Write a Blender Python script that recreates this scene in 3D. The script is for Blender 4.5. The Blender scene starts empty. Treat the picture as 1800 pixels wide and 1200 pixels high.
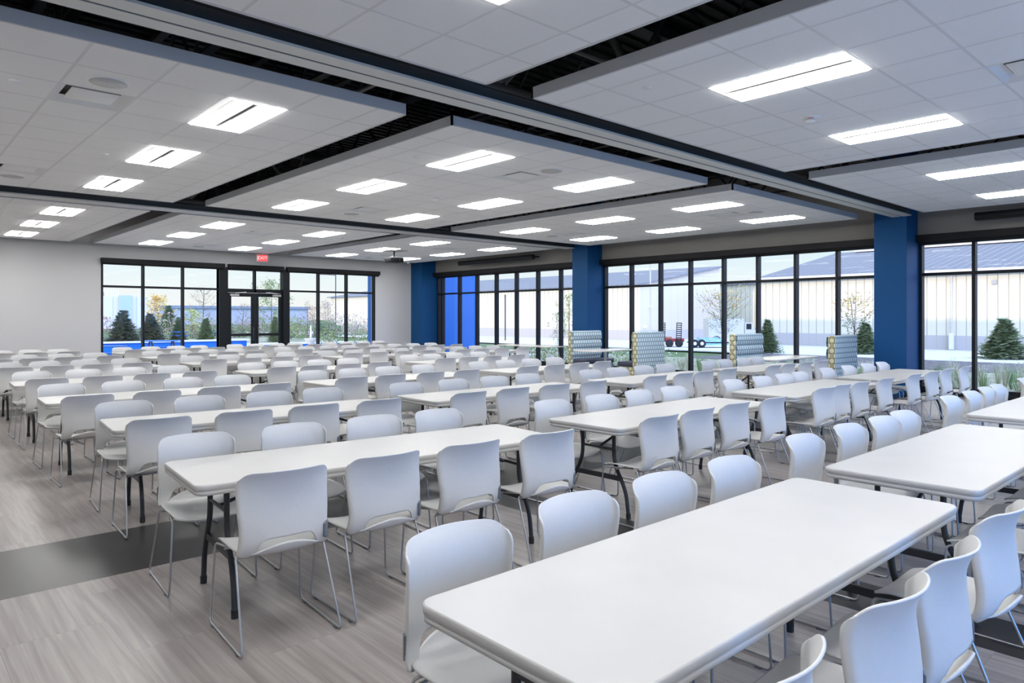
import bpy, bmesh, math, random
from mathutils import Vector, Matrix
random.seed(7)
sc = bpy.context.scene
COL = sc.collection
R = math.radians

# ---------------- camera ----------------
# x runs along the far wall, y runs towards it, z up; the camera stands at the origin
YAW = -math.atan2(0.6746606, 0.7381281)
cd = bpy.data.cameras.new('camera'); cam = bpy.data.objects.new('camera', cd); COL.objects.link(cam)
cam.location = (0, 0, 1.587); cam.rotation_euler = (R(90), 0, YAW)
cd.sensor_width = 36; cd.lens = 36 * 1238.5 / 1800; cd.shift_y = -(600 - 557.3) / 1800
cd.clip_start = 0.05; cd.clip_end = 900
sc.camera = cam

# ---------------- world, sun, exposure ----------------
w = bpy.data.worlds.new('sky'); sc.world = w; w.use_nodes = True
nt = w.node_tree; nt.nodes.clear()
o = nt.nodes.new('ShaderNodeOutputWorld'); bg = nt.nodes.new('ShaderNodeBackground')
tc = nt.nodes.new('ShaderNodeTexCoord'); sp = nt.nodes.new('ShaderNodeSeparateXYZ'); cr = nt.nodes.new('ShaderNodeValToRGB')
nt.links.new(tc.outputs['Generated'], sp.inputs[0]); nt.links.new(sp.outputs['Z'], cr.inputs[0])
e = cr.color_ramp.elements
e[0].position = 0.0; e[0].color = (1.0, 0.97, 0.92, 1)
e[1].position = 1.0; e[1].color = (0.8, 1.0, 1.3, 1)
for p, c in ((0.045, (0.92, 0.98, 1.0, 1)), (0.11, (0.70, 0.91, 1.0, 1)), (0.2, (0.85, 0.95, 1.0, 1)), (0.35, (1.25, 1.35, 1.45, 1)), (0.7, (1.1, 1.25, 1.45, 1))):
    q = e.new(p); q.color = c
# brighter blue added to the sky behind the camera, to tint the near chairs
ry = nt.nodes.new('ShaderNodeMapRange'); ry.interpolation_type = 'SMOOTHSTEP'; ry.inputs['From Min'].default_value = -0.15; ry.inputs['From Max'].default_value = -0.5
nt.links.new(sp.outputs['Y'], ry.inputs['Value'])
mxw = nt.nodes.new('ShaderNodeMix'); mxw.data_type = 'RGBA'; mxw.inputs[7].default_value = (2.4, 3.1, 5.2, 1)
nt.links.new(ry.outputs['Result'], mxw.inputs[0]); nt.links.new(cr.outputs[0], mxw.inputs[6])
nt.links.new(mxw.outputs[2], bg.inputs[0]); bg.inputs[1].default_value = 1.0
nt.links.new(bg.outputs[0], o.inputs[0])
sd = bpy.data.lights.new('sun', 'SUN'); sd.energy = 2.0; sd.color = (1.0, 0.74, 0.42); sd.angle = R(0.9)
sun = bpy.data.objects.new('sun', sd); COL.objects.link(sun)
sun.rotation_euler = Vector((1.0, 0.12, -0.158)).to_track_quat('-Z', 'Y').to_euler()
sc.view_settings.view_transform = 'Standard'; sc.view_settings.look = 'None'
sc.view_settings.exposure = 0.0; sc.view_settings.gamma = 1.0; sc.view_settings.use_curve_mapping = False
cy = sc.cycles
cy.max_bounces = 8; cy.diffuse_bounces = 4; cy.glossy_bounces = 3; cy.transmission_bounces = 4; cy.transparent_max_bounces = 12
cy.caustics_reflective = False; cy.caustics_refractive = False; cy.sample_clamp_indirect = 4.0
cy.use_denoising = True

LAMP = 27.5      # radiance of the troffer lenses

# ---------------- materials ----------------
MATS = {}
def mat(name, col, rough=0.5, metal=0.0, spec=0.5, emit=None, estr=0.0):
    m = bpy.data.materials.new(name); m.use_nodes = True
    b = m.node_tree.nodes['Principled BSDF']
    b.inputs['Base Color'].default_value = (*col, 1); b.inputs['Roughness'].default_value = rough
    b.inputs['Metallic'].default_value = metal; b.inputs['Specular IOR Level'].default_value = spec
    if emit: b.inputs['Emission Color'].default_value = (*emit, 1); b.inputs['Emission Strength'].default_value = estr
    MATS[name] = m; return m
def nodes(m): return m.node_tree.nodes, m.node_tree.links, m.node_tree.nodes['Principled BSDF']
def noisy(name, c1, c2, scale=8, rough=0.5, stretch=(1, 1, 1), space='Object', bump=0.0, detail=4, spec=0.5):
    m = mat(name, c1, rough, spec=spec); N, L, b = nodes(m)
    t = N.new('ShaderNodeTexCoord'); mp = N.new('ShaderNodeMapping'); mp.inputs['Scale'].default_value = stretch
    n = N.new('ShaderNodeTexNoise'); n.inputs['Scale'].default_value = scale; n.inputs['Detail'].default_value = detail
    r = N.new('ShaderNodeValToRGB'); r.color_ramp.elements[0].position = .35; r.color_ramp.elements[1].position = .65
    r.color_ramp.elements[0].color = (*c1, 1); r.color_ramp.elements[1].color = (*c2, 1)
    L.new(t.outputs[space], mp.inputs[0]); L.new(mp.outputs[0], n.inputs[0]); L.new(n.outputs[0], r.inputs[0]); L.new(r.outputs[0], b.inputs['Base Color'])
    if bump:
        bp = N.new('ShaderNodeBump'); bp.inputs['Strength'].default_value = bump; bp.inputs['Distance'].default_value = .01
        L.new(n.outputs[0], bp.inputs['Height']); L.new(bp.outputs[0], b.inputs['Normal'])
    return m
plastic = noisy('white_polymer', (.585, .59, .585), (.60, .60, .595), 60, .42, bump=.02)
tabletop_m = noisy('white_blow_moulded_plastic', (.51, .51, .505), (.53, .53, .525), 3, .38, bump=.02)
steel = mat('grey_steel_rod', (.42, .43, .45), .32, .85)
bracket_m = mat('slate_bracket', (.12, .14, .17), .45)
black_steel = mat('black_powder_coat', (.018, .020, .024), .42)
rubber = mat('black_rubber', (.012, .012, .012), .7)
frame_m = mat('black_anodised_frame', (.008, .010, .013), .5, spec=.2)
wall_m = noisy('painted_wall_grey', (.565, .565, .57), (.58, .58, .585), 120, .7, bump=.02)
bounce_wall_m = noisy('unseen_wall_bounce_white', (.86, .86, .85), (.88, .88, .87), 120, .7, bump=.02)  # whiter coat given to unseen walls to bounce light onto the near ceiling
soffit_m = noisy('painted_soffit_taupe', (.255, .243, .228), (.265, .253, .238), 120, .75, bump=.02)
blue_m = noisy('painted_blue', (.004, .060, .185), (.005, .065, .195), 90, .6, bump=.015, spec=.2)
blue_out = mat('blue_metal_panel', (.003, .135, .54), .35)
navy = noisy('navy_vinyl', (.035, .04, .07), (.045, .05, .085), 30, .5)
steel_dark = mat('dark_painted_steel', (.045, .047, .05), .5)
deck_m = mat('black_deck', (.022, .022, .024), .6)
fascia_m = mat('grey_fascia', (.55, .56, .58), .45)
rail_m = mat('grey_track', (.66, .66, .63), .45)
slot_m = mat('dark_slot', (.02, .02, .02), .6)
tile_m = noisy('acoustic_tile', (.92, .92, .92), (.89, .89, .89), 140, .9, bump=.05)
grid_m = mat('ceiling_grid', (.74, .74, .74), .5)
metal_w = mat('white_metal', (.80, .80, .80), .4)
speaker_m = noisy('perforated_grille', (.42, .42, .42), (.52, .52, .52), 300, .6)
lens_m = mat('glowing_troffer_lens', (.9, .9, .9), .5, emit=(1.0, .985, .96), estr=LAMP)
spine_m = mat('troffer_spine', (.10, .10, .10), .7)
mid_grey = mat('mid_grey_metal', (.45, .45, .46), .5)
reflector_m = mat('glowing_troffer_end', (.9, .9, .9), .5, emit=(1.0, .985, .96), estr=7.0)  # end facets glow by themselves so that they look lit
black_m = mat('black_plastic', (.008, .008, .010), .55, spec=.2)
lamwood = noisy('pale_laminate', (.78, .75, .72), (.82, .79, .76), 5, .22, stretch=(1, 8, 1))
chrome = mat('chrome', (.6, .6, .6), .2, 1.0)
concrete = noisy('pale_pavement', (.66, .68, .72), (.72, .74, .77), .6, .8)
asphalt = noisy('mulch', (.085, .08, .085), (.20, .19, .21), 5, .95, bump=.4)
turf = noisy('turf', (.07, .14, .05), (.12, .20, .08), 3, .9, bump=.3)
bark = noisy('bark', (.12, .09, .075), (.2, .16, .13), 12, .9, stretch=(4, 4, 1))
pale_bark = noisy('pale_bark', (.55, .54, .52), (.68, .67, .65), 12, .8)
exit_red = mat('exit_lens_red', (.9, .05, .06), .4, emit=(1, .04, .05), estr=1.1)
exit_txt = mat('exit_letters', (1, .65, .65), .4, emit=(1, .45, .45), estr=1.3)
red_m = mat('red_print', (.6, .03, .02), .5)
tyre = mat('tyre', (.02, .02, .022), .8)
red_paint = mat('red_paint', (.35, .03, .03), .5)
tarp = noisy('pale_blue_tarp', (.06, .35, .62), (.45, .62, .7), 3, .5, stretch=(1, 1, 5))
truck_w = mat('white_truck_paint', (.58, .57, .55), .4)
dark_glass = mat('dark_glass', (.02, .025, .03), .1)

def glass(name='window_glass', tint=(.95, .975, .97, 1)):
    m = bpy.data.materials.new(name); m.use_nodes = True; N = m.node_tree.nodes; L = m.node_tree.links; N.clear()
    o = N.new('ShaderNodeOutputMaterial'); mx = N.new('ShaderNodeMixShader'); t = N.new('ShaderNodeBsdfTransparent'); g = N.new('ShaderNodeBsdfGlossy')
    f = N.new('ShaderNodeFresnel'); f.inputs[0].default_value = 1.18; t.inputs[0].default_value = tint; g.inputs['Roughness'].default_value = .01
    L.new(f.outputs[0], mx.inputs[0]); L.new(t.outputs[0], mx.inputs[1]); L.new(g.outputs[0], mx.inputs[2]); L.new(mx.outputs[0], o.inputs[0])
    return m
glass_m = glass(); glass_blue_cast = glass('added_blue_cast_glass', (.22, .64, 1.0, 1))  # blue tint added to the rear panes to colour daylight on the chairs

def mnode(N, L, op, a, b=None, c=None):
    n = N.new('ShaderNodeMath'); n.operation = op
    for i, v in enumerate((a, b, c)):
        if v is None: continue
        if isinstance(v, (int, float)): n.inputs[i].default_value = v
        else: L.new(v, n.inputs[i])
    return n.outputs[0]
def floor_material():
    m = mat('wood_look_floor', (.3, .27, .25), .3); N, L, b = nodes(m)
    g = N.new('ShaderNodeNewGeometry'); s = N.new('ShaderNodeSeparateXYZ'); L.new(g.outputs['Position'], s.inputs[0])
    X, Y = s.outputs[0], s.outputs[1]
    # boards .46 wide, 2.44 long, grain along y
    ix = mnode(N, L, 'FLOOR', mnode(N, L, 'DIVIDE', X, .46))
    ys = mnode(N, L, 'ADD', mnode(N, L, 'DIVIDE', Y, .92), mnode(N, L, 'MULTIPLY', ix, .5))
    iy = mnode(N, L, 'FLOOR', ys)
    cb = N.new('ShaderNodeCombineXYZ'); L.new(ix, cb.inputs[0]); L.new(iy, cb.inputs[1])
    wn = N.new('ShaderNodeTexWhiteNoise'); wn.noise_dimensions = '2D'; L.new(cb.outputs[0], wn.inputs['Vector'])
    off = N.new('ShaderNodeVectorMath'); off.operation = 'MULTIPLY_ADD'; L.new(wn.outputs['Color'], off.inputs[0]); off.inputs[1].default_value = (9, 9, 9)
    mp = N.new('ShaderNodeMapping'); mp.inputs['Scale'].default_value = (30, 1.1, 1); L.new(g.outputs['Position'], mp.inputs[0]); L.new(mp.outputs[0], off.inputs[2])
    n1 = N.new('ShaderNodeTexNoise'); n1.inputs['Scale'].default_value = 1.0; n1.inputs['Detail'].default_value = 7; n1.inputs['Distortion'].default_value = .6; L.new(off.outputs[0], n1.inputs['Vector'])
    r1 = N.new('ShaderNodeValToRGB'); r1.color_ramp.elements[0].position = .3; r1.color_ramp.elements[1].position = .7
    r1.color_ramp.elements[0].color = (.20, .177, .166, 1); r1.color_ramp.elements[1].color = (.345, .313, .298, 1)
    L.new(n1.outputs[0], r1.inputs[0])
    hv = N.new('ShaderNodeHueSaturation'); L.new(r1.outputs[0], hv.inputs['Color']); L.new(mnode(N, L, 'MULTIPLY_ADD', wn.outputs['Value'], .16, .92), hv.inputs['Value'])
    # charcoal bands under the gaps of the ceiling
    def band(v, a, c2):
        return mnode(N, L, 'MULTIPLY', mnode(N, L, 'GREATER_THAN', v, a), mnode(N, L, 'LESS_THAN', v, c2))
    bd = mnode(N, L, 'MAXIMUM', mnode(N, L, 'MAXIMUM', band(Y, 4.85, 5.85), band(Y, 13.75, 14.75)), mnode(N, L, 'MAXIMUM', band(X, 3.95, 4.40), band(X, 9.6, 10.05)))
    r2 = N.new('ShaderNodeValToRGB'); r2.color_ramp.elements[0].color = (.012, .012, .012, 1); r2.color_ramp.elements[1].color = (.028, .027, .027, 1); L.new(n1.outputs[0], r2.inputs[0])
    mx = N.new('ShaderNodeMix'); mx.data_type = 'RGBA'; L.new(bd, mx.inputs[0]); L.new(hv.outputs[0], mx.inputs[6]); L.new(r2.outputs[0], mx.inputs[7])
    # seams
    fx = mnode(N, L, 'FRACT', mnode(N, L, 'DIVIDE', X, .46)); fy = mnode(N, L, 'FRACT', ys)
    sm = mnode(N, L, 'MAXIMUM', mnode(N, L, 'LESS_THAN', fx, .006), mnode(N, L, 'LESS_THAN', fy, .003))
    mx2 = N.new('ShaderNodeMix'); mx2.data_type = 'RGBA'; L.new(mnode(N, L, 'MULTIPLY', sm, .35), mx2.inputs[0]); L.new(mx.outputs[2], mx2.inputs[6]); mx2.inputs[7].default_value = (.05, .045, .045, 1)
    L.new(mx2.outputs[2], b.inputs['Base Color'])
    b.inputs['Roughness'].default_value = .33
    return m
floor_m = floor_material()

def ribbed(name, c1, c2, period, axis=0, rough=.6, lower=None):
    """metal siding with vertical ribs; optional darker band below height lower"""
    m = mat(name, c1, rough); N, L, b = nodes(m)
    g = N.new('ShaderNodeNewGeometry'); s = N.new('ShaderNodeSeparateXYZ'); L.new(g.outputs['Position'], s.inputs[0])
    f = mnode(N, L, 'LESS_THAN', mnode(N, L, 'FRACT', mnode(N, L, 'DIVIDE', s.outputs[axis], period)), .10)
    mx = N.new('ShaderNodeMix'); mx.data_type = 'RGBA'; L.new(f, mx.inputs[0]); mx.inputs[6].default_value = (*c1, 1); mx.inputs[7].default_value = (*c2, 1)
    outc = mx.outputs[2]
    if lower:
        k = mnode(N, L, 'LESS_THAN', s.outputs[2], lower[0])
        m3 = N.new('ShaderNodeMix'); m3.data_type = 'RGBA'; L.new(k, m3.inputs[0]); L.new(outc, m3.inputs[6]); m3.inputs[7].default_value = (*lower[1], 1); outc = m3.outputs[2]
        m4 = N.new('ShaderNodeMix'); m4.data_type = 'RGBA'; L.new(mnode(N, L, 'MULTIPLY', f, .5), m4.inputs[0]); L.new(outc, m4.inputs[6]); m4.inputs[7].default_value = (*c2, 1); outc = m4.outputs[2]
    L.new(outc, b.inputs['Base Color']); return m
siding_y = ribbed('cream_siding', (.76, .73, .63), (.46, .42, .33), .46, 1, lower=(.62, (.50, .49, .50)))
siding_x = ribbed('cream_siding_gable', (.66, .60, .49), (.61, .56, .46), .9, 0, lower=(.62, (.52, .50, .50)))
siding_w = ribbed('white_siding', (.68, .62, .60), (.52, .49, .52), 1.6, 0)
roof_m = ribbed('blue_grey_roof', (.17, .19, .24), (.36, .38, .42), .5, 1)
roof_far = mat('distant_roof', (.20, .23, .28), .7)

def oval_fabric():
    """lattice of ovals on the fabric; sides read yellow-olive"""
    m = mat('oval_lattice_fabric', (.5, .6, .65), .85); N, L, b = nodes(m)
    t = N.new('ShaderNodeTexCoord'); s = N.new('ShaderNodeSeparateXYZ'); L.new(t.outputs['Object'], s.inputs[0])
    g = N.new('ShaderNodeNewGeometry')
    vt = N.new('ShaderNodeSeparateXYZ'); vn = N.new('ShaderNodeVectorTransform'); vn.vector_type = 'NORMAL'; vn.convert_from = 'WORLD'; vn.convert_to = 'OBJECT'
    L.new(g.outputs['True Normal'], vn.inputs[0]); L.new(vn.outputs[0], vt.inputs[0])
    side = mnode(N, L, 'GREATER_THAN', mnode(N, L, 'ABSOLUTE', vt.outputs[0]), .7)
    u0 = N.new('ShaderNodeMix'); u0.data_type = 'FLOAT'; L.new(side, u0.inputs[0]); L.new(s.outputs[0], u0.inputs[2]); L.new(s.outputs[1], u0.inputs[3])
    pu = mnode(N, L, 'MULTIPLY_ADD', side, .05, .095)
    u = mnode(N, L, 'DIVIDE', u0.outputs[0], pu); v = mnode(N, L, 'DIVIDE', s.outputs[2], .204)
    def cell(du, dv):
        a = mnode(N, L, 'SUBTRACT', mnode(N, L, 'FRACT', mnode(N, L, 'ADD', u, du)), .5)
        c = mnode(N, L, 'SUBTRACT', mnode(N, L, 'FRACT', mnode(N, L, 'ADD', v, dv)), .5)
        return mnode(N, L, 'SQRT', mnode(N, L, 'ADD', mnode(N, L, 'MULTIPLY', mnode(N, L, 'MULTIPLY', a, a), .55), mnode(N, L, 'MULTIPLY', c, c)))
    # ovals staggered by half a cell, smaller ring inside larger cell
    d = mnode(N, L, 'MINIMUM', cell(0, 0), cell(.5, .5))
    r = N.new('ShaderNodeValToRGB'); r.color_ramp.interpolation = 'CONSTANT'
    el = r.color_ramp.elements; el[0].position = 0; el[0].color = (.62, .74, .78, 1); el[1].position = .235; el[1].color = (.10, .17, .22, 1)
    q = el.new(.295); q.color = (.40, .50, .50, 1)
    L.new(d, r.inputs[0])
    r2 = N.new('ShaderNodeValToRGB'); r2.color_ramp.interpolation = 'CONSTANT'
    el = r2.color_ramp.elements; el[0].position = 0; el[0].color = (.62, .60, .38, 1); el[1].position = .235; el[1].color = (.10, .09, .07, 1)
    q = el.new(.295); q.color = (.42, .41, .28, 1)
    L.new(d, r2.inputs[0])
    mx = N.new('ShaderNodeMix'); mx.data_type = 'RGBA'; L.new(side, mx.inputs[0]); L.new(r.outputs[0], mx.inputs[6]); L.new(r2.outputs[0], mx.inputs[7])
    L.new(mx.outputs[2], b.inputs['Base Color']); return m
fabric = oval_fabric()

# ---------------- mesh helpers ----------------
class MB:
    def __init__(s): s.v = []; s.f = []; s.m = []; s.mats = []; s.sm = []
    def mi(s, m):
        if m not in s.mats: s.mats.append(m)
        return s.mats.index(m)
    def add(s, vs, fs, m, smooth=False):
        k = len(s.v); s.v += [tuple(p) for p in vs]; i = s.mi(m)
        for f in fs: s.f.append(tuple(k + a for a in f)); s.m.append(i); s.sm.append(smooth)
        return s
    def box(s, x0, x1, y0, y1, z0, z1, m, mtx=None):
        vs = [Vector((x, y, z)) for z in (z0, z1) for y in (y0, y1) for x in (x0, x1)]
        if mtx: vs = [mtx @ p for p in vs]
        return s.add(vs, [(0, 2, 3, 1), (4, 5, 7, 6), (0, 1, 5, 4), (2, 6, 7, 3), (0, 4, 6, 2), (1, 3, 7, 5)], m)
    def beam(s, a, b, wdt, hgt, m):
        a = Vector(a); b = Vector(b); d = b - a; q = d.to_track_quat('Z', 'Y').to_matrix().to_4x4(); q.translation = a
        return s.box(-wdt / 2, wdt / 2, -hgt / 2, hgt / 2, 0, d.length, m, q)
    def tube(s, pts, r, m, n=8, cap=True):
        pts = [Vector(p) for p in pts]; rings = []; up = Vector((0.0, 0, 1)); rr = r if isinstance(r, (list, tuple)) else [r] * len(pts)
        prev = None
        for i, p in enumerate(pts):
            t = (pts[min(i + 1, len(pts) - 1)] - pts[max(i - 1, 0)]).normalized()
            if prev is None:
                a = up if abs(t.z) < .9 else Vector((1, 0, 0)); x = t.cross(a).normalized()
            else:
                x = (prev - t * prev.dot(t)).normalized()
            prev = x; y = t.cross(x)
            rings.append([p + (x * math.cos(2 * math.pi * k / n) + y * math.sin(2 * math.pi * k / n)) * rr[i] for k in range(n)])
        vs = [q for g in rings for q in g]; fs = []
        for i in range(len(pts) - 1):
            for k in range(n):
                fs.append((i * n + k, i * n + (k + 1) % n, (i + 1) * n + (k + 1) % n, (i + 1) * n + k))
        s.add(vs, fs, m, True)
        if cap: s.add(rings[0] + rings[-1], [tuple(range(n - 1, -1, -1)), tuple(range(n, 2 * n))], m)
        return s
    def lathe(s, prof, c, m, n=20, axis='z'):
        vs = []; fs = []
        for (r, z) in prof:
            for k in range(n):
                a = 2 * math.pi * k / n; p = (r * math.cos(a), r * math.sin(a), z)
                if axis == 'x': p = (p[2], p[0], p[1])
                if axis == 'y': p = (p[1], p[2], p[0])
                vs.append(Vector(p) + Vector(c))
        for i in range(len(prof) - 1):
            for k in range(n): fs.append((i * n + k, i * n + (k + 1) % n, (i + 1) * n + (k + 1) % n, (i + 1) * n + k))
        fs.append(tuple(range(n - 1, -1, -1))); fs.append(tuple((len(prof) - 1) * n + k for k in range(n)))
        return s.add(vs, fs, m, True)
    def prism(s, poly, z0, z1, m, smooth=False):
        n = len(poly); vs = [(x, y, z0) for x, y in poly] + [(x, y, z1) for x, y in poly]
        return s.add(vs, [tuple(range(n - 1, -1, -1)), tuple(range(n, 2 * n))] + [(i, (i + 1) % n, n + (i + 1) % n, n + i) for i in range(n)], m, smooth)
    def mesh(s, name):
        me = bpy.data.meshes.new(name); me.from_pydata(s.v, [], s.f)
        for m in s.mats: me.materials.append(m)
        me.polygons.foreach_set('material_index', s.m); me.polygons.foreach_set('use_smooth', s.sm); me.update()
        return me
    def build(s, name, parent=None, loc=None):
        o = bpy.data.objects.new(name, s.mesh(name)); COL.objects.link(o)
        if parent: o.parent = parent
        if loc: o.location = loc
        return o
def fix_normals(me):
    bm = bmesh.new(); bm.from_mesh(me); bmesh.ops.recalc_face_normals(bm, faces=bm.faces); bm.to_mesh(me); bm.free()
def bevel(o, wdt, seg=2):
    bm = bmesh.new(); bm.from_mesh(o.data); bmesh.ops.remove_doubles(bm, verts=bm.verts, dist=1e-5)
    bmesh.ops.bevel(bm, geom=[e for e in bm.edges if len(e.link_faces) == 2 and e.calc_face_angle() > .5], offset=wdt, segments=seg, affect='EDGES', profile=.5)
    for f in bm.faces: f.smooth = True
    bm.to_mesh(o.data); bm.free(); return o
def bake(o, mods):
    for t, kw in mods:
        md = o.modifiers.new(t, t)
        for k, v in kw.items(): setattr(md, k, v)
    dg = bpy.context.evaluated_depsgraph_get(); me = bpy.data.meshes.new_from_object(o.evaluated_get(dg))
    o.modifiers.clear(); o.data = me
    for p in me.polygons: p.use_smooth = True
    return o
def tag(o, label=None, cat=None, group=None, kind=None):
    if label: o['label'] = label
    if cat: o['category'] = cat
    if group: o['group'] = group
    if kind: o['kind'] = kind
    return o
def struct(o): o['kind'] = 'structure'; return o
def empty(name, loc=(0, 0, 0), rz=0):
    o = bpy.data.objects.new(name, None); COL.objects.link(o); o.location = loc; o.rotation_euler = (0, 0, rz); o.empty_display_size = .1; return o
def copy_tree(o, parent=None):
    c = o.copy(); COL.objects.link(c)
    if parent: c.parent = parent
    for ch in list(o.children): copy_tree(ch, c)
    return c
def fillet(pts, r, n=4):
    pts = [Vector(p) for p in pts]; out = [pts[0]]
    for i in range(1, len(pts) - 1):
        a, b, c = pts[i - 1], pts[i], pts[i + 1]
        ra = min(r, (a - b).length * .45, (c - b).length * .45)
        p = b + (a - b).normalized() * ra; q = b + (c - b).normalized() * ra
        for k in range(n + 1):
            t = k / n; out.append(p * (1 - t) ** 2 + b * 2 * t * (1 - t) + q * t * t)
    out.append(pts[-1]); return out
def rrect(x0, x1, y0, y1, r, n=5):
    out = []
    for cx, cy_, a0 in ((x1 - r, y1 - r, 0), (x0 + r, y1 - r, 90), (x0 + r, y0 + r, 180), (x1 - r, y0 + r, 270)):
        for k in range(n + 1):
            a = R(a0 + 90 * k / n); out.append((cx + r * math.cos(a), cy_ + r * math.sin(a)))
    return out
ORD = ['', 'first', 'second', 'third', 'fourth', 'fifth', 'sixth', 'seventh', 'eighth', 'ninth', 'tenth', 'eleventh', 'twelfth']

# ---------------- room shell ----------------
CEIL = 3.617; GX = 16.1; FY = 22.6; BY = -3.2; LX = -3.0; TOP = 5.2
b = MB(); b.box(LX - .2, GX + .1, BY - .2, FY + .1, -.12, 0, floor_m); struct(b.build('floor'))
b = MB(); b.box(LX - .3, LX, BY - .3, FY + .3, 0, 5.3, bounce_wall_m); struct(b.build('wall_left'))
# corrugated deck
b = MB(); n = 0; y = BY - .3
while y < FY + .3:
    b.box(LX - .3, GX + .5, y, y + .1, TOP, TOP + .05, deck_m); b.box(LX - .3, GX + .5, y + .1, y + .2, TOP + .04, TOP + .09, deck_m); y += .2
b.box(LX - .3, GX + .5, BY - .3, FY + .3, TOP + .09, TOP + .3, deck_m); struct(b.build('ceiling_deck'))
# far wall with the window and door opening
WX0, WX1, HEAD = 4.88, 13.82, 3.17
b = MB(); b.box(LX, WX0, FY, FY + .3, 0, TOP, wall_m); b.box(WX1, GX + .2, FY, FY + .3, 0, TOP, wall_m); b.box(WX0, WX1, FY, FY + .3, HEAD, TOP, wall_m)
struct(b.build('wall_far'))
# right wall: soffit over the glass, kerb under it
b = MB(); b.box(GX - .06, GX + .24, BY - .3, FY, 3.14, TOP, soffit_m); b.box(GX - .04, GX + .2, BY - .3, FY, -.12, .10, frame_m); struct(b.build('wall_right'))
b = MB(); b.box(LX, GX, BY - .3, BY, 3.14, TOP, bounce_wall_m); b.box(LX, 1.0, BY - .3, BY, 0, 3.14, bounce_wall_m); b.box(15.4, GX, BY - .3, BY, 0, 3.14, bounce_wall_m); struct(b.build('wall_back'))
for i, (y0, y1) in enumerate(((5.10, 5.72), (13.60, 14.20), (21.88, 22.6))):
    b = MB(); b.box(15.40, GX + .1, y0, min(y1, FY), 0, TOP, blue_m); struct(b.build('wall_column'))
def glazing(name, axis, fixed, a0, a1, mull, z_tr, z0=.1, z1=3.14, glass_off=.07, gm=None):
    gm = gm or glass_m
    """curtain wall bay: black frame mesh with a separate pane between each pair of mullions"""
    def bx(m, p0, p1, q0, q1, za, zb, mt):
        (m.box(p0, p1, q0, q1, za, zb, mt) if axis == 'x' else m.box(q0, q1, p0, p1, za, zb, mt))
    f = MB()
    for p in mull: bx(f, p - .03, p + .03, fixed, fixed + .16, z0, z1, frame_m)
    for za, zb in ((z0, z0 + .06), (z_tr - .03, z_tr + .03), (z1 - .06, z1)): bx(f, a0, a1, fixed + .01, fixed + .15, za, zb, frame_m)
    root = struct(f.build(name))
    for i in range(len(mull) - 1):
        g = MB()
        for za, zb in ((z0 + .06, z_tr - .03), (z_tr + .03, z1 - .06)):
            p0, p1 = mull[i] + .03, mull[i + 1] - .03; q = fixed + glass_off
            vs = [(p0, q, za), (p1, q, za), (p1, q, zb), (p0, q, zb)] if axis == 'x' else [(q, p0, za), (q, p1, za), (q, p1, zb), (q, p0, zb)]
            g.add(vs, [(0, 1, 2, 3)], gm)
        g.build('pane', root)
    return root
glazing('window_1', 'y', GX, -3.1, 5.1, [-3.07, -2.6, -1.65, -.7, .25, 1.2, 2.18, 3.15, 4.12, 5.07], 2.47)
glazing('window_2', 'y', GX, 5.72, 13.6, [5.75, 6.78, 7.75, 8.71, 9.65, 10.64, 11.6, 12.6, 13.57], 2.47)
glazing('window_3', 'y', GX, 14.2, 21.88, [14.23, 15.40, 16.43, 17.46, 18.49, 19.55, 20.56, 21.6, 21.85], 2.47)
glazing('window_4', 'x', FY, WX0, 8.2, [4.90, 5.98, 7.09, 8.18], 2.47, 0.05, HEAD)
glazing('window_5', 'x', FY, 10.45, WX1, [10.47, 11.57, 12.66, 13.79], 2.47, 0.05, HEAD)
glazing('window_6', 'x', BY - .2, 1.0, 15.4, [1.03 + 1.2 * k for k in range(12)] + [15.37], 2.47, gm=glass_blue_cast)
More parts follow.
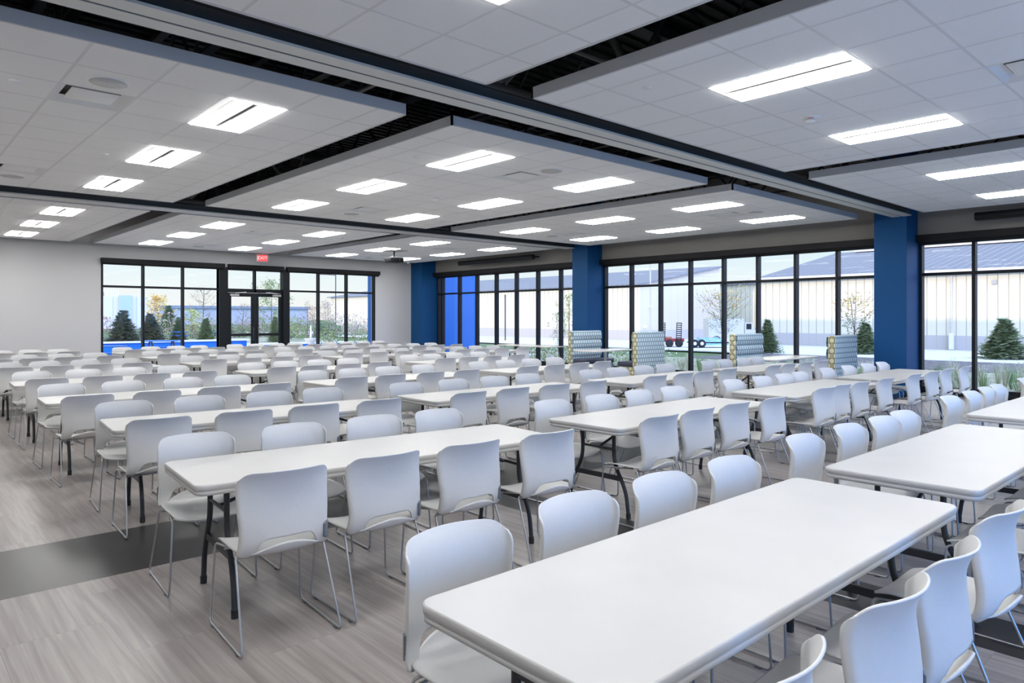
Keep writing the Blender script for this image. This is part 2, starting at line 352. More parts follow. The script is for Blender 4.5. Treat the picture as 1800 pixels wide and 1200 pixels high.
# door bay: thick posts, transom lights, two leaves
b = MB()
for x0, x1 in ((8.15, 8.42), (10.25, 10.47)): b.box(x0, x1, FY - .06, FY + .2, 0, HEAD, frame_m)
b.box(8.42, 10.25, FY, FY + .16, 2.38, 2.50, frame_m); b.box(8.42, 10.25, FY, FY + .16, HEAD - .08, HEAD, frame_m); b.box(9.29, 9.35, FY, FY + .16, 2.38, HEAD, frame_m)
dt = struct(b.build('window_7'))
for x0, x1 in ((8.42, 9.29), (9.35, 10.25)):
    g = MB(); g.add([(x0, FY + .07, 2.5), (x1, FY + .07, 2.5), (x1, FY + .07, HEAD - .08), (x0, FY + .07, HEAD - .08)], [(0, 1, 2, 3)], glass_m); g.build('pane', dt)
for i, (x0, x1) in enumerate(((8.44, 9.31), (9.33, 10.24))):
    b = MB(); y0, y1 = FY + .02, FY + .08
    b.box(x0, x0 + .11, y0, y1, .02, 2.37, frame_m); b.box(x1 - .11, x1, y0, y1, .02, 2.37, frame_m)
    b.box(x0 + .11, x1 - .11, y0, y1, 2.25, 2.37, frame_m); b.box(x0 + .11, x1 - .11, y0, y1, .02, .27, frame_m); b.box(x0 + .11, x1 - .11, y0, y1, .98, 1.06, frame_m)
    d = struct(b.build('door_%d' % (i + 1)))
    g = MB()
    for za, zb in ((.27, .98), (1.06, 2.25)): g.add([(x0 + .11, FY + .05, za), (x1 - .11, FY + .05, za), (x1 - .11, FY + .05, zb), (x0 + .11, FY + .05, zb)], [(0, 1, 2, 3)], glass_m)
    g.build('pane', d)
    h = MB(); hx = x1 - .07 if i == 0 else x0 + .07
    h.tube(fillet([(hx, FY + .02, .85), (hx, FY - .05, .85), (hx, FY - .05, 1.25), (hx, FY + .02, 1.25)], .03), .012, steel_dark); h.build('handle', d)
    c = MB(); s = -1 if i else 1; cx = x0 + .2 if i == 0 else x1 - .2
    c.box(cx - .14, cx + .14, FY - .045, FY + .02, 2.27, 2.33, speaker_m); c.beam((cx, FY - .07, 2.36), (cx + s * .32, FY - .14, 2.39), .03, .02, metal_w); c.beam((cx + s * .32, FY - .14, 2.39), (cx + s * .36, FY - .01, 2.39), .03, .02, metal_w)
    c.build('door_closer', d, (0, 0, 0))
# baseboards
b = MB(); b.box(LX, WX0, FY - .015, FY, 0, .1, steel_dark); b.box(WX1, 15.4, FY - .015, FY, 0, .1, steel_dark); struct(b.build('baseboard_far'))

# roller shade cassettes over the glass
def cassette(a0, a1, axis, label):
    b = MB()
    if axis == 'y': b.box(GX - .215, GX - .065, a0, a1, 3.13, 3.27, black_m)
    else: b.box(a0, a1, FY - .14, FY - .008, 3.13, 3.27, black_m)
    if axis == 'y': b.tube([(GX - .12, a0 + .03, 3.12), (GX - .12, a1 - .03, 3.12)], .035, black_m)
    else: b.tube([(a0 + .03, FY - .07, 3.12), (a1 - .03, FY - .07, 3.12)], .035, black_m)
    tag(b.build('roller_shade'), label, 'window shade', 'rolled-up shades over the windows')
cassette(BY + .05, 5.08, 'y', 'black rolled-up shade box above the window right of the nearest blue column')
cassette(5.74, 13.58, 'y', 'black rolled-up shade box above the window between the two nearer blue columns')
cassette(14.22, 21.86, 'y', 'black rolled-up shade box above the side window by the far corner')
cassette(4.86, 8.3, 'x', 'black shade box above the far-wall window left of the doors')
cassette(8.42, 10.24, 'x', 'black shade box above the glass double doors')
cassette(10.36, 13.95, 'x', 'black shade box above the far-wall window right of the doors')
for (y0, y1, lab) in ((16.0, 19.8, 'long black projection screen case under the ceiling in the far corner'), (-.5, 3.95, 'black projection screen case above the nearest side window')):
    b = MB(); b.tube([(15.55, y0, 3.50), (15.55, y1, 3.50)], .075, black_m, 14); b.box(15.50, 15.60, y0 + .02, y1 - .02, 3.42, 3.57, black_m)
    o = tag(b.build('projection_screen'), lab, 'projection screen', 'rolled-up projection screens')
    for y in (y0 + .25, y1 - .25):
        k = MB(); k.box(15.56, GX - .065, y - .02, y + .02, 3.52, 3.56, black_m); k.build('bracket', o)

# ---------------- hung ceiling panels ----------------
T = .6096
def panel(idx, ucen, nu_half, v0, nv, lights, diffs, name):
    """a cloud of 2 ft tiles: half tiles along both x edges, whole tiles along y; holes where fixtures sit"""
    x0 = ucen - 4 * T; z = CEIL
    xs = [x0, x0 + T / 2] + [x0 + T / 2 + T * k for k in range(1, 8)] + [x0 + 8 * T]
    ys = [v0 + T * k for k in range(nv + 1)]
    holes = set()
    for (lx, ly) in lights: holes.add((lx, ly)); holes.add((lx, ly + 1))
    for dxy in diffs: holes.add(dxy)
    til = MB(); gr = MB(); gw = .012
    for i in range(len(xs) - 1):
        for j in range(nv):
            if (i, j) in holes: continue
            a, c, d, e2 = xs[i] + gw, xs[i + 1] - gw, ys[j] + gw, ys[j + 1] - gw
            til.add([(a, d, z), (c, d, z), (c, e2, z), (a, e2, z)], [(3, 2, 1, 0)], tile_m)
    for k, x in enumerate(xs):
        for j in range(nv):
            inside = (((k - 1, j) in holes) and ((k, j) in holes))
            if not inside: gr.box(x - gw, x + gw, ys[j], ys[j + 1], z - .001, z + .015, grid_m)
    for j, y in enumerate(ys):
        for i in range(len(xs) - 1):
            if (i, j - 1) in holes and (i, j) in holes: continue
            gr.box(xs[i], xs[i + 1], y - gw, y + gw, z - .0005, z + .015, grid_m)
    til.add([(xs[0], ys[0], z + .09), (xs[-1], ys[0], z + .09), (xs[-1], ys[-1], z + .09), (xs[0], ys[-1], z + .09)], [(0, 1, 2, 3)], steel_dark)
    root = struct(til.build('ceiling_panel')); gr.build('grid', root)
    fa = MB(); X0, X1, Y0, Y1 = xs[0] - .02, xs[-1] + .02, ys[0] - .02, ys[-1] + .02
    fa.box(X0, X0 + .02, Y0, Y1, z - .004, z + .10, fascia_m); fa.box(X1 - .02, X1, Y0, Y1, z - .004, z + .10, fascia_m)
    fa.box(X0, X1, Y0, Y0 + .02, z - .004, z + .10, fascia_m); fa.box(X0, X1, Y1 - .02, Y1, z - .004, z + .10, fascia_m)
    fa.build('fascia', root)
    return xs, ys
def troffer_mesh():
    fr = MB(); hx, hy = T / 2 - .012, T - .012
    for a in ((-hx, hx, -hy, -hy + .015), (-hx, hx, hy - .015, hy), (-hx, -hx + .012, -hy, hy), (hx - .012, hx, -hy, hy)): fr.box(a[0], a[1], a[2], a[3], -.002, .02, metal_w)
    fr.box(-hx, hx, -hy, hy, .115, .12, metal_w)
    # two arched white reflectors that glow by themselves, no lamps behind the spine
    rf = MB(); n = 8
    for s in (-1, 1):
        vs = []; fs = []
        for k in range(n + 1):
            t = k / n; x = s * (.022 + (hx - .034) * t); zz = .012 + .09 * math.sin(math.pi * (.12 + .88 * t))
            vs += [(x, -hy + .016 + (zz - .012) * 1.3, zz), (x, hy - .016 - (zz - .012) * 1.3, zz)]
        for k in range(n): fs.append((2 * k, 2 * k + 1, 2 * k + 3, 2 * k + 2))
        rf.add(vs, fs, lens_m, True)
        for e_ in (0, 1):
            ve = []; fe = []
            for k in range(n + 1):
                p = vs[2 * k + e_]; ve += [p, (p[0], (hy - .016) * (1 if e_ else -1), .012)]
            for k in range(n): fe.append((2 * k, 2 * k + 1, 2 * k + 3, 2 * k + 2))
            rf.add(ve, fe, reflector_m, True)
    dz = -.012; fx_, fy_ = hx - .03, hy - .03   # glowing strip added below the tiles to brighten the ceiling around the light
    for (xa, ya, xb, yb_) in ((-fx_, -fy_, fx_, -fy_), (fx_, -fy_, fx_, fy_), (fx_, fy_, -fx_, fy_), (-fx_, fy_, -fx_, -fy_)):
        rf.add([(xa, ya, 0), (xb, yb_, 0), (xb, yb_, dz), (xa, ya, dz)], [(0, 1, 2, 3)], lens_m)
    sp_ = MB(); sp_.box(-.020, .020, -hy + .016, hy - .016, .010, .05, spine_m)
    return fr.mesh('frame'), rf.mesh('lens'), sp_.mesh('spine')
TM = troffer_mesh()
def child(name, me, parent):
    o = bpy.data.objects.new(name, me); COL.objects.link(o); o.parent = parent; return o
PROTO = {}
def ceiling_light(x, y, label):
    if 'light' in PROTO: t = copy_tree(PROTO['light'])
    else:
        t = empty('ceiling_light')
        for nm, me in zip(('frame', 'lens', 'spine'), TM): child(nm, me, t)
        PROTO['light'] = t
    t.location = (x, y, CEIL); tag(t, label, 'ceiling light', 'recessed troffer lights'); return t
def diffuser(x, y, label):
    if 'diff' in PROTO: t = copy_tree(PROTO['diff'])
    else:
        t = empty('air_diffuser'); h = T / 2 - .012
        f = MB(); f.add([(-h, -h, 0), (h, -h, 0), (h, h, 0), (-h, h, 0), (-h + .07, -h + .07, .05), (h - .07, -h + .07, .05), (h - .07, h - .07, .05), (-h + .07, h - .07, .05)],
              [(0, 1, 5, 4), (1, 2, 6, 5), (2, 3, 7, 6), (3, 0, 4, 7)], metal_w)
        f.box(-h + .07, h - .07, -h + .07, h - .07, .12, .13, slot_m); f.build('frame', t)
        p = MB(); q = h - .10; p.box(-q, q, -q, q, .012, .022, metal_w); bevel(p.build('plaque', t), .004)
        PROTO['diff'] = t
    t.location = (x, y, CEIL); tag(t, label, 'air diffuser', 'square ceiling air diffusers'); return t
def speaker(x, y, label):
    if 'spk' in PROTO: t = copy_tree(PROTO['spk'])
    else:
        t = empty('ceiling_speaker')
        MB().lathe([(.14, 0), (.14, -.006), (.155, -.010), (.16, -.004), (.16, 0)], (0, 0, 0), metal_w, 32).build('rim', t)
        MB().lathe([(.143, -.004), (.143, -.0085)], (0, 0, 0), speaker_m, 32).build('grille', t)
        PROTO['spk'] = t
    t.location = (x, y, CEIL); tag(t, label, 'ceiling speaker', 'round ceiling speakers'); return t
def sprinkler(x, y, label):
    if 'spr' in PROTO: t = PROTO['spr'].copy(); COL.objects.link(t)
    else:
        t = MB().lathe([(.043, 0), (.043, -.004), (.036, -.010), (.0, -.011)], (0, 0, 0), metal_w, 20).build('sprinkler_cover'); PROTO['spr'] = t
    t.location = (x, y, CEIL - .001); tag(t, label, 'sprinkler', 'round sprinkler covers'); return t
def detector(x, y, label, fire=False):
    r0 = .098 if fire else .08
    t = MB().lathe([(r0, 0), (r0, -.010), (r0 - .008, -.017), (.0, -.018)], (0, 0, 0), metal_w, 28).build('smoke_detector', None, (x, y, CEIL))
    dx, dy = (.022, .015) if fire else (0, 0)
    k = MB(); k.lathe([(.052, -.018), (.05, -.034), (.036, -.046), (.0, -.05)], (dx, dy, 0), metal_w, 24); k.build('sensor_dome', t)
    k = MB(); k.lathe([(.0525, -.021), (.0525, -.026)], (dx, dy, 0), mid_grey, 24); k.build('vent_ring', t)
    if fire:
        m = Matrix(((.74, -.67, 0, -.052), (-.67, -.74, 0, -.022), (0, 0, -1, -.0185), (0, 0, 0, 1))); text_mesh('FIRE', .034, red_m, 'lettering', t, m)
    tag(t, label, 'smoke detector'); return t
def text_mesh(s, size, m, name, parent, mtx, ext=.001):
    cu = bpy.data.curves.new('t', 'FONT'); cu.body = s; cu.size = size; cu.align_x = 'CENTER'; cu.align_y = 'CENTER'; cu.extrude = ext
    tmp = bpy.data.objects.new('t', cu); COL.objects.link(tmp)
    dg = bpy.context.evaluated_depsgraph_get(); me = bpy.data.meshes.new_from_object(tmp.evaluated_get(dg)); bpy.data.objects.remove(tmp)
    me.transform(mtx); me.materials.clear(); me.materials.append(m)
    o = bpy.data.objects.new(name, me); COL.objects.link(o); o.parent = parent; return o

UC = [(1.53, 'left'), (7.0, 'middle'), (12.62, 'right')]
VB = [(4.68 - 12 * T, 'nearest'), (5.93, 'second'), (14.60, 'farthest')]
seen_lights = {('left', 'nearest', 'right'): 1}
for ui, (uc, un) in enumerate(UC):
    for vi, (v0, vn) in enumerate(VB):
        rows = (0, 4, 8) if vi == 0 else (1, 5, 9)       # first tile row of each light
        lights = [(i, j) for i in (2, 6) for j in rows]
        dv = {0: [(4, 6)], 1: [(4, 2), (4, 9)], 2: [(4, 3), (4, 8 if ui != 1 else 9)]}[vi]
        if vi == 0: dv = [(4, 6)]
        xs, ys = panel(0, uc, 0, v0, 12, lights, dv, '')
        for (i, j) in lights:
            lx = (xs[i] + xs[i + 1]) / 2; ly = ys[j + 1]
            side = 'left' if i == 2 else 'right'; dist = {rows[0]: 'near', rows[1]: 'centre', rows[2]: 'far'}[j]
            ceiling_light(lx, ly, 'bright recessed light in the %s %s ceiling panel, %s column, %s end' % (vn, un, side, dist))
        for k, (i, j) in enumerate(dv):
            diffuser((xs[i] + xs[i + 1]) / 2, (ys[j] + ys[j + 1]) / 2, 'square white air diffuser at the %s end of the %s %s ceiling panel' % ('near' if k == 0 else 'far', vn, un))
        if vi == 1: sp_pos = [(4, 1), (4, 10)]
        elif vi == 2: sp_pos = [(4, 10)]
        else: sp_pos = []
        for k, (i, j) in enumerate(sp_pos):
            if vi == 2 and ui == 0: continue
            speaker((xs[i] + xs[i + 1]) / 2, (ys[j] + ys[j + 1]) / 2, 'round grey speaker at the %s end of the %s %s ceiling panel' % ('far' if (j > 5) else 'near', vn, un))
for x, y, l in ((5.09, 3.80, 'sprinkler cover near the inner corner of the nearest middle ceiling panel'), (8.86, 3.84, 'sprinkler cover near the right corner of the nearest middle ceiling panel'),
    (.93, 7.33, 'sprinkler cover left of the diffuser in the second left ceiling panel'), (2.17, 9.87, 'sprinkler cover amid the second left ceiling panel'),
    (5.12, 7.39, 'sprinkler cover left of the nearest light in the second middle panel'), (5.10, 11.77, 'sprinkler cover by the far left light of the second middle panel'),
    (8.94, 11.95, 'sprinkler cover by the far right light of the second middle panel'), (5.18, 16.13, 'sprinkler cover left of the lights in the farthest middle panel'),
    (8.97, 16.25, 'sprinkler cover right of the lights in the farthest middle panel'), (12.9, 16.04, 'sprinkler cover between the light columns of the farthest right panel'),
    (11.95, 9.84, 'sprinkler cover left of centre in the second right ceiling panel'), (13.36, 7.7, 'sprinkler cover beside the near right light of the second right panel'),
    (13.37, 3.97, 'sprinkler cover near the far edge of the nearest right panel'), (9.06, 20.7, 'sprinkler cover by the exit sign end of the farthest middle panel')):
    sprinkler(x, y, l)
detector(7.07, 3.24, 'round white detector marked FIRE on the nearest middle ceiling panel', True)
detector(7.14, 9.75, 'round white detector amid the second middle ceiling panel')

# ---------------- track beams, trusses, joists above the panels ----------------
for yb in (5.19, 14.28):
    b = MB(); z = CEIL
    b.box(LX, 15.40, yb - .18, yb - .016, z, z + .022, rail_m); b.box(LX, 15.40, yb + .016, yb + .18, z, z + .022, rail_m); b.box(LX, 15.40, yb - .016, yb + .016, z + .006, z + .022, slot_m)
    b.box(LX, 15.40, yb - .15, yb + .15, z + .022, z + .12, steel_dark)
    struct(b.build('trim_track'))
    b = MB(); b.tube([(LX, yb - .03, z + .19), (15.4, yb - .03, z + .19)], .06, steel_dark, 12); b.box(LX, 15.4, yb - .1, yb + .1, 5.0, 5.12, steel_dark)
    x = -.55
    while x < 15:
        b.tube([(x, yb - .03, z + .26), (x - 1.1, yb - .03, 5.02)], .055, steel_dark, 8); b.tube([(x, yb - .03, z + .26), (x + 1.1, yb - .03, 5.02)], .055, steel_dark, 8)
        b.box(x - .03, x + .03, yb - .06, yb, z + .26, 5.02, steel_dark); x += 2.56
    struct(b.build('ceiling_truss'))
jm = MB(); jl = FY - BY
for zz, hh in ((1.0, .06), (.35, .04)): jm.box(-.05, .05, 0, jl, zz, zz + hh, steel_dark)
y = 0; k = 0
while y < jl - .6:
    jm.beam((0, y, .37 if k % 2 else 1.0), (0, y + .55, 1.0 if k % 2 else .37), .03, .03, steel_dark); y += .55; k += 1
me = jm.mesh('ceiling_joist')
for i in range(15):
    o = bpy.data.objects.new('ceiling_joist', me); COL.objects.link(o); o.location = (LX + .6 + 1.28 * i, BY, 4.1); struct(o)
# a few ducts and pipes seen through the gaps
b = MB(); b.tube([(LX, 4.95, 4.35), (15.3, 4.95, 4.35)], .03, mat('pipe_grey', (.2, .2, .2), .4), 8); b.tube([(4.28, BY, 4.25), (4.28, FY, 4.25)], .028, MATS['pipe_grey'], 8)
b.tube([(9.8, BY, 4.25), (9.8, FY, 4.25)], .028, MATS['pipe_grey'], 8); struct(b.build('ceiling_pipes'))
b = MB(); b.tube([(4.25, 8.2, 4.05), (4.25, 12.5, 4.05)], .16, steel_dark, 14); struct(b.build('ceiling_duct'))

# exit sign hung under the far middle panel, letters facing the room
ex = MB(); ex.box(-.17, .17, -.02, .02, -.24, -.02, metal_w); 
exo = bevel(ex.build('exit_sign', None, (9.28, 21.95, CEIL - .02)), .006)
g = MB(); g.box(-.155, .155, -.024, -.0205, -.225, -.035, exit_red); g.build('sign_face', exo)
text_mesh('EXIT', .15, exit_txt, 'lettering', exo, Matrix.Translation((0, -.0255, -.13)) @ Matrix.Rotation(R(90), 4, 'X'))
g = MB(); g.tube([(0, 0, -.02), (0, 0, .02)], .02, metal_w); g.build('canopy', exo)
tag(exo, 'red glowing exit sign hung from the ceiling above the glass doors', 'exit sign')
exo.rotation_euler = (0, 0, R(-8))

# projector
pj = empty('projector', (11.85, 18.3, 0)); zc = CEIL
g = MB(); g.box(-.24, .24, -.19, .19, zc - .36, zc - .22, black_m); bevel(g.build('housing', pj), .03, 3)
g = MB(); g.lathe([(.06, 0), (.06, .05), (.045, .055)], (.1, -.24, zc - .29), black_m, 18, 'y'); g.build('projector_lens', pj)
g = MB(); g.tube([(0, 0, zc - .2), (0, 0, zc)], .025, black_m); g.box(-.30, .30, -.3, .3, zc - .012, zc - .002, speaker_m); g.build('mount_pole', pj)
g = MB(); g.box(-.12, .12, -.1, .1, zc - .22, zc - .20, metal_w)
for s in (-1, 1): g.tube([(s * .1, 0, zc - .2), (0, 0, zc - .13)], .008, metal_w)
g.build('mount_bracket', pj)
tag(pj, 'black projector hung from the farthest right ceiling panel', 'projector')
# small white dome camera near the blue corner
cm = MB(); cm.lathe([(.05, 0), (.05, -.03), (.04, -.06), (.0, -.085)], (0, 0, 0), metal_w, 18)
tag(cm.build('security_camera', None, (14.6, 21.6, CEIL)), 'small white dome camera on the ceiling by the blue far corner', 'security camera')

# ---------------- folding tables and chairs ----------------
# (column, row): centre x, y, turn in degrees; rows count away from the camera
TABLES = {(1, 1): (2.43, 1.37, 0), (1, 2): (2.46, 3.955, -4.8), (1, 3): (2.6, 6.17, -5), (1, 4): (2.52, 8.5, -2.5), (1, 5): (2.57, 10.9, -2.5), (1, 6): (2.6, 13.5, -1), (1, 7): (2.6, 16.1, 0), (1, 8): (2.38, 18.6, 0), (2, 1): (5.22, 1.38, 0), (2, 2): (5.42, 3.79, 0.5), (2, 3): (5.44, 6.1, -1), (2, 4): (5.47, 8.42, 0), (2, 5): (5.5, 10.86, 0), (2, 6): (5.52, 13.6, 0), (2, 7): (5.5, 16.15, 0), (2, 8): (5.54, 18.65, 0), (3, 1): (8.33, 1.5, 0), (3, 2): (8.48, 3.88, 0), (3, 3): (8.42, 6.0, 0), (3, 4): (8.47, 8.36, 0), (3, 5): (8.77, 10.93, 0), (3, 6): (8.5, 13.7, 0), (3, 7): (8.5, 16.1, 0), (3, 8): (8.3, 18.6, 0), (4, 1): (11.3, 1.5, 0), (4, 2): (11.35, 3.9, 0), (4, 3): (11.4, 5.93, 0), (4, 6): (11.35, 13.45, 0), (4, 7): (11.35, 16.0, 0), (4, 8): (11.05, 18.5, 0)}
CHAIRS = {
  (1, 1, 'b'): ([-0.91, -0.28, 0.3, 0.9], 0.43),
  (1, 1, 'f'): ([-0.96, -0.32, 0.18, 0.89], -0.47),
  (2, 1, 'b'): ([-0.91, -0.25, 0.32, 0.77], 0.47),
  (3, 1, 'b'): ([-0.86, -0.21, 0.37, 0.81], 0.45),
  (4, 1, 'b'): ([-0.97], 0.45),
  (1, 2, 'f'): ([-0.92, -0.35, 0.23, 0.86], -0.51),
  (1, 2, 'b'): ([-0.94, -0.3, 0.32, 0.9], 0.49),
  (2, 2, 'f'): ([-0.93, -0.36, 0.23, 0.87], -0.41),
  (2, 2, 'b'): ([-0.93, -0.28, 0.34, 0.91], 0.45),
  (3, 2, 'f'): ([-0.9, -0.44, 0.09, 0.81], -0.41),
  (3, 2, 'b'): ([-0.93, -0.24, 0.35, 0.84], 0.37),
  (4, 2, 'f'): ([-1.11, -0.38, 0.29, 1.06], -0.45),
  (4, 2, 'b'): ([-1.07, -0.28, 0.42, 1.02], 0.43),
  (1, 3, 'f'): ([-0.98, -0.35, 0.25, 0.87], -0.41),
  (1, 3, 'b'): ([-0.95, -0.31, 0.33, 0.91], 0.51),
  (2, 3, 'f'): ([-0.98, -0.36, 0.26, 0.89], -0.45),
  (2, 3, 'b'): ([-0.96, -0.29, 0.35, 0.92], 0.43),
  (3, 3, 'f'): ([-0.94, -0.29, 0.22, 0.85], -0.41),
  (3, 3, 'b'): ([-0.91, -0.3, 0.31, 0.88], 0.45),
  (4, 3, 'f'): ([-0.94, -0.4, 0.18, 0.76], -0.41),
  (4, 3, 'b'): ([-0.85, -0.28, 0.3, 0.82], 0.53),
  (1, 4, 'f'): ([-0.95, -0.33, 0.29, 0.87], -0.61),
  (1, 4, 'b'): ([-0.94, -0.33, 0.33, 0.92], 0.45),
  (2, 4, 'f'): ([-0.98, -0.41, 0.23, 0.85], -0.41),
  (2, 4, 'b'): ([-0.92, -0.31, 0.29, 0.93], 0.49),
  (3, 4, 'f'): ([-1.0, -0.41, 0.19, 0.76], -0.41),
  (3, 4, 'b'): ([-0.94, -0.36, 0.26, 0.85], 0.55),
  (1, 5, 'f'): ([-0.94, -0.34, 0.24, 0.85], -0.57),
  (1, 5, 'b'): ([-0.92, -0.31, 0.27, 0.87], 0.45),
  (2, 5, 'f'): ([-0.88, -0.36, 0.24, 0.83], -0.53),
  (2, 5, 'b'): ([-0.89, -0.29, 0.31, 0.89], 0.35),
  (3, 5, 'f'): ([-0.93, -0.36, 0.23, 0.85], -0.41),
  (3, 5, 'b'): ([-0.9, -0.35, 0.24, 0.86], 0.55),
  (1, 6, 'f'): ([-0.97, -0.43, 0.11, 0.7], -0.57),
  (1, 6, 'b'): ([-0.95, -0.4, 0.19, 0.81], 0.45),
  (2, 6, 'f'): ([-0.96, -0.32, 0.3, 0.89], -0.61),
  (2, 6, 'b'): ([-0.94, -0.26, 0.33, 0.95], 0.35),
  (3, 6, 'f'): ([-0.99, -0.37, 0.28, 0.92], -0.43),
  (3, 6, 'b'): ([-0.99, -0.32, 0.34, 0.96], 0.47),
  (4, 6, 'f'): ([-1.1, -0.5, 0.11, 0.81], -0.41),
  (4, 6, 'b'): ([-1.05, -0.31, 0.3, 0.89], 0.55),
  (1, 7, 'f'): ([-0.9, -0.36, 0.18, 0.88], -0.57),
  (1, 7, 'b'): ([-0.33, 0.29, 0.89], 0.45),
  (2, 7, 'f'): ([-0.92, -0.35, 0.27, 0.86], -0.57),
  (2, 7, 'b'): ([-0.89, -0.3, 0.3, 0.9], 0.43),
  (3, 7, 'f'): ([-0.97, -0.31, 0.28, 0.85], -0.51),
  (3, 7, 'b'): ([-0.93, -0.29, 0.3, 0.9], 0.47),
  (4, 7, 'f'): ([-1.09, -0.53, 0.07, 0.68], -0.41),
  (4, 7, 'b'): ([-1.08, -0.52, 0.09, 0.71], 0.55),
  (1, 8, 'f'): ([-0.31, 0.25, 0.86], -0.57),
  (1, 8, 'b'): ([-0.23, 0.34, 0.88], 0.45),
  (2, 8, 'f'): ([-0.96, -0.32, 0.28, 0.86], -0.61),
  (2, 8, 'b'): ([-0.93, -0.28, 0.32, 0.89], 0.45),
  (3, 8, 'f'): ([-0.98, -0.45, 0.16, 0.78], -0.41),
  (3, 8, 'b'): ([-0.91, -0.33, 0.28, 0.81], 0.55),
  (4, 8, 'f'): ([-1.06, -0.49, 0.13, 0.78], -0.41),
  (4, 8, 'b'): ([-0.9, -0.32, 0.26, 0.79], 0.55),
  (2, 1, 'f'): ([-0.9, -0.3, 0.32, 0.9], -0.45),
}

def make_table():
    root = empty('folding_table'); L, W, H = 2.44, .77, .737
    t = MB(); out = rrect(-L / 2, L / 2, -W / 2, W / 2, .055, 6); n = len(out)
    def ring(off, z): return [(x * (1 - off / (L / 2)) if True else x, y * (1 - off / (W / 2)), z) for x, y in out]
    rings = [ring(.005, H), ring(.0015, H - .0025), ring(0, H - .007), ring(.002, H - .030), ring(.006, H - .033), ring(.004, H - .036), ring(.004, H - .052), ring(.012, H - .057), ring(.03, H - .057), ring(.034, H - .02)]
    vs = [p for r_ in rings for p in r_]; fs = []
    for i in range(len(rings) - 1):
        for k in range(n): fs.append((i * n + k, (i + 1) * n + k, (i + 1) * n + (k + 1) % n, i * n + (k + 1) % n))
    t.add(vs, fs, tabletop_m, True)
    t.add(rings[0], [tuple(range(n))], tabletop_m); t.add(rings[-1], [tuple(range(n - 1, -1, -1))], tabletop_m)
    t.build('tabletop', root)
    u = MB()
    for s in (-1, 1): u.box(-L / 2 + .12, L / 2 - .12, s * .27 - .015, s * .27 + .015, H - .055, H - .022, black_steel)
    u.build('under_rail', root)
    for e in (-1, 1):
        x = e * (L / 2 - .21)
        for s in (-1, 1):
            g = MB(); g.tube(fillet([(x, s * .165, H - .03), (x, s * .165, .42), (x, s * .285, .22), (x, s * .31, .03)], .09, 6), .0155, black_steel, 10)
            lg = g.build('leg', root); c = MB(); c.tube([(x, s * .3095, .045), (x, s * .311, .0)], .019, rubber, 10); c.build('foot_cap', lg)
        g = MB(); g.box(x - .008, x + .008, -.235, .235, .285, .325, black_steel); g.build('crossbar', root)
        g = MB(); g.box(x - .012, x + .012, -.17, .17, H - .05, H - .022, black_steel)
        xi = e * .48
        g.tube([(x, 0, .53), (x - e * .02, 0, .53), (xi, 0, H - .035)], .0105, black_steel, 8); g.tube([(x, -.165, .53), (x, .165, .53)], .0105, black_steel, 8)
        g.build('brace', root)
    return root

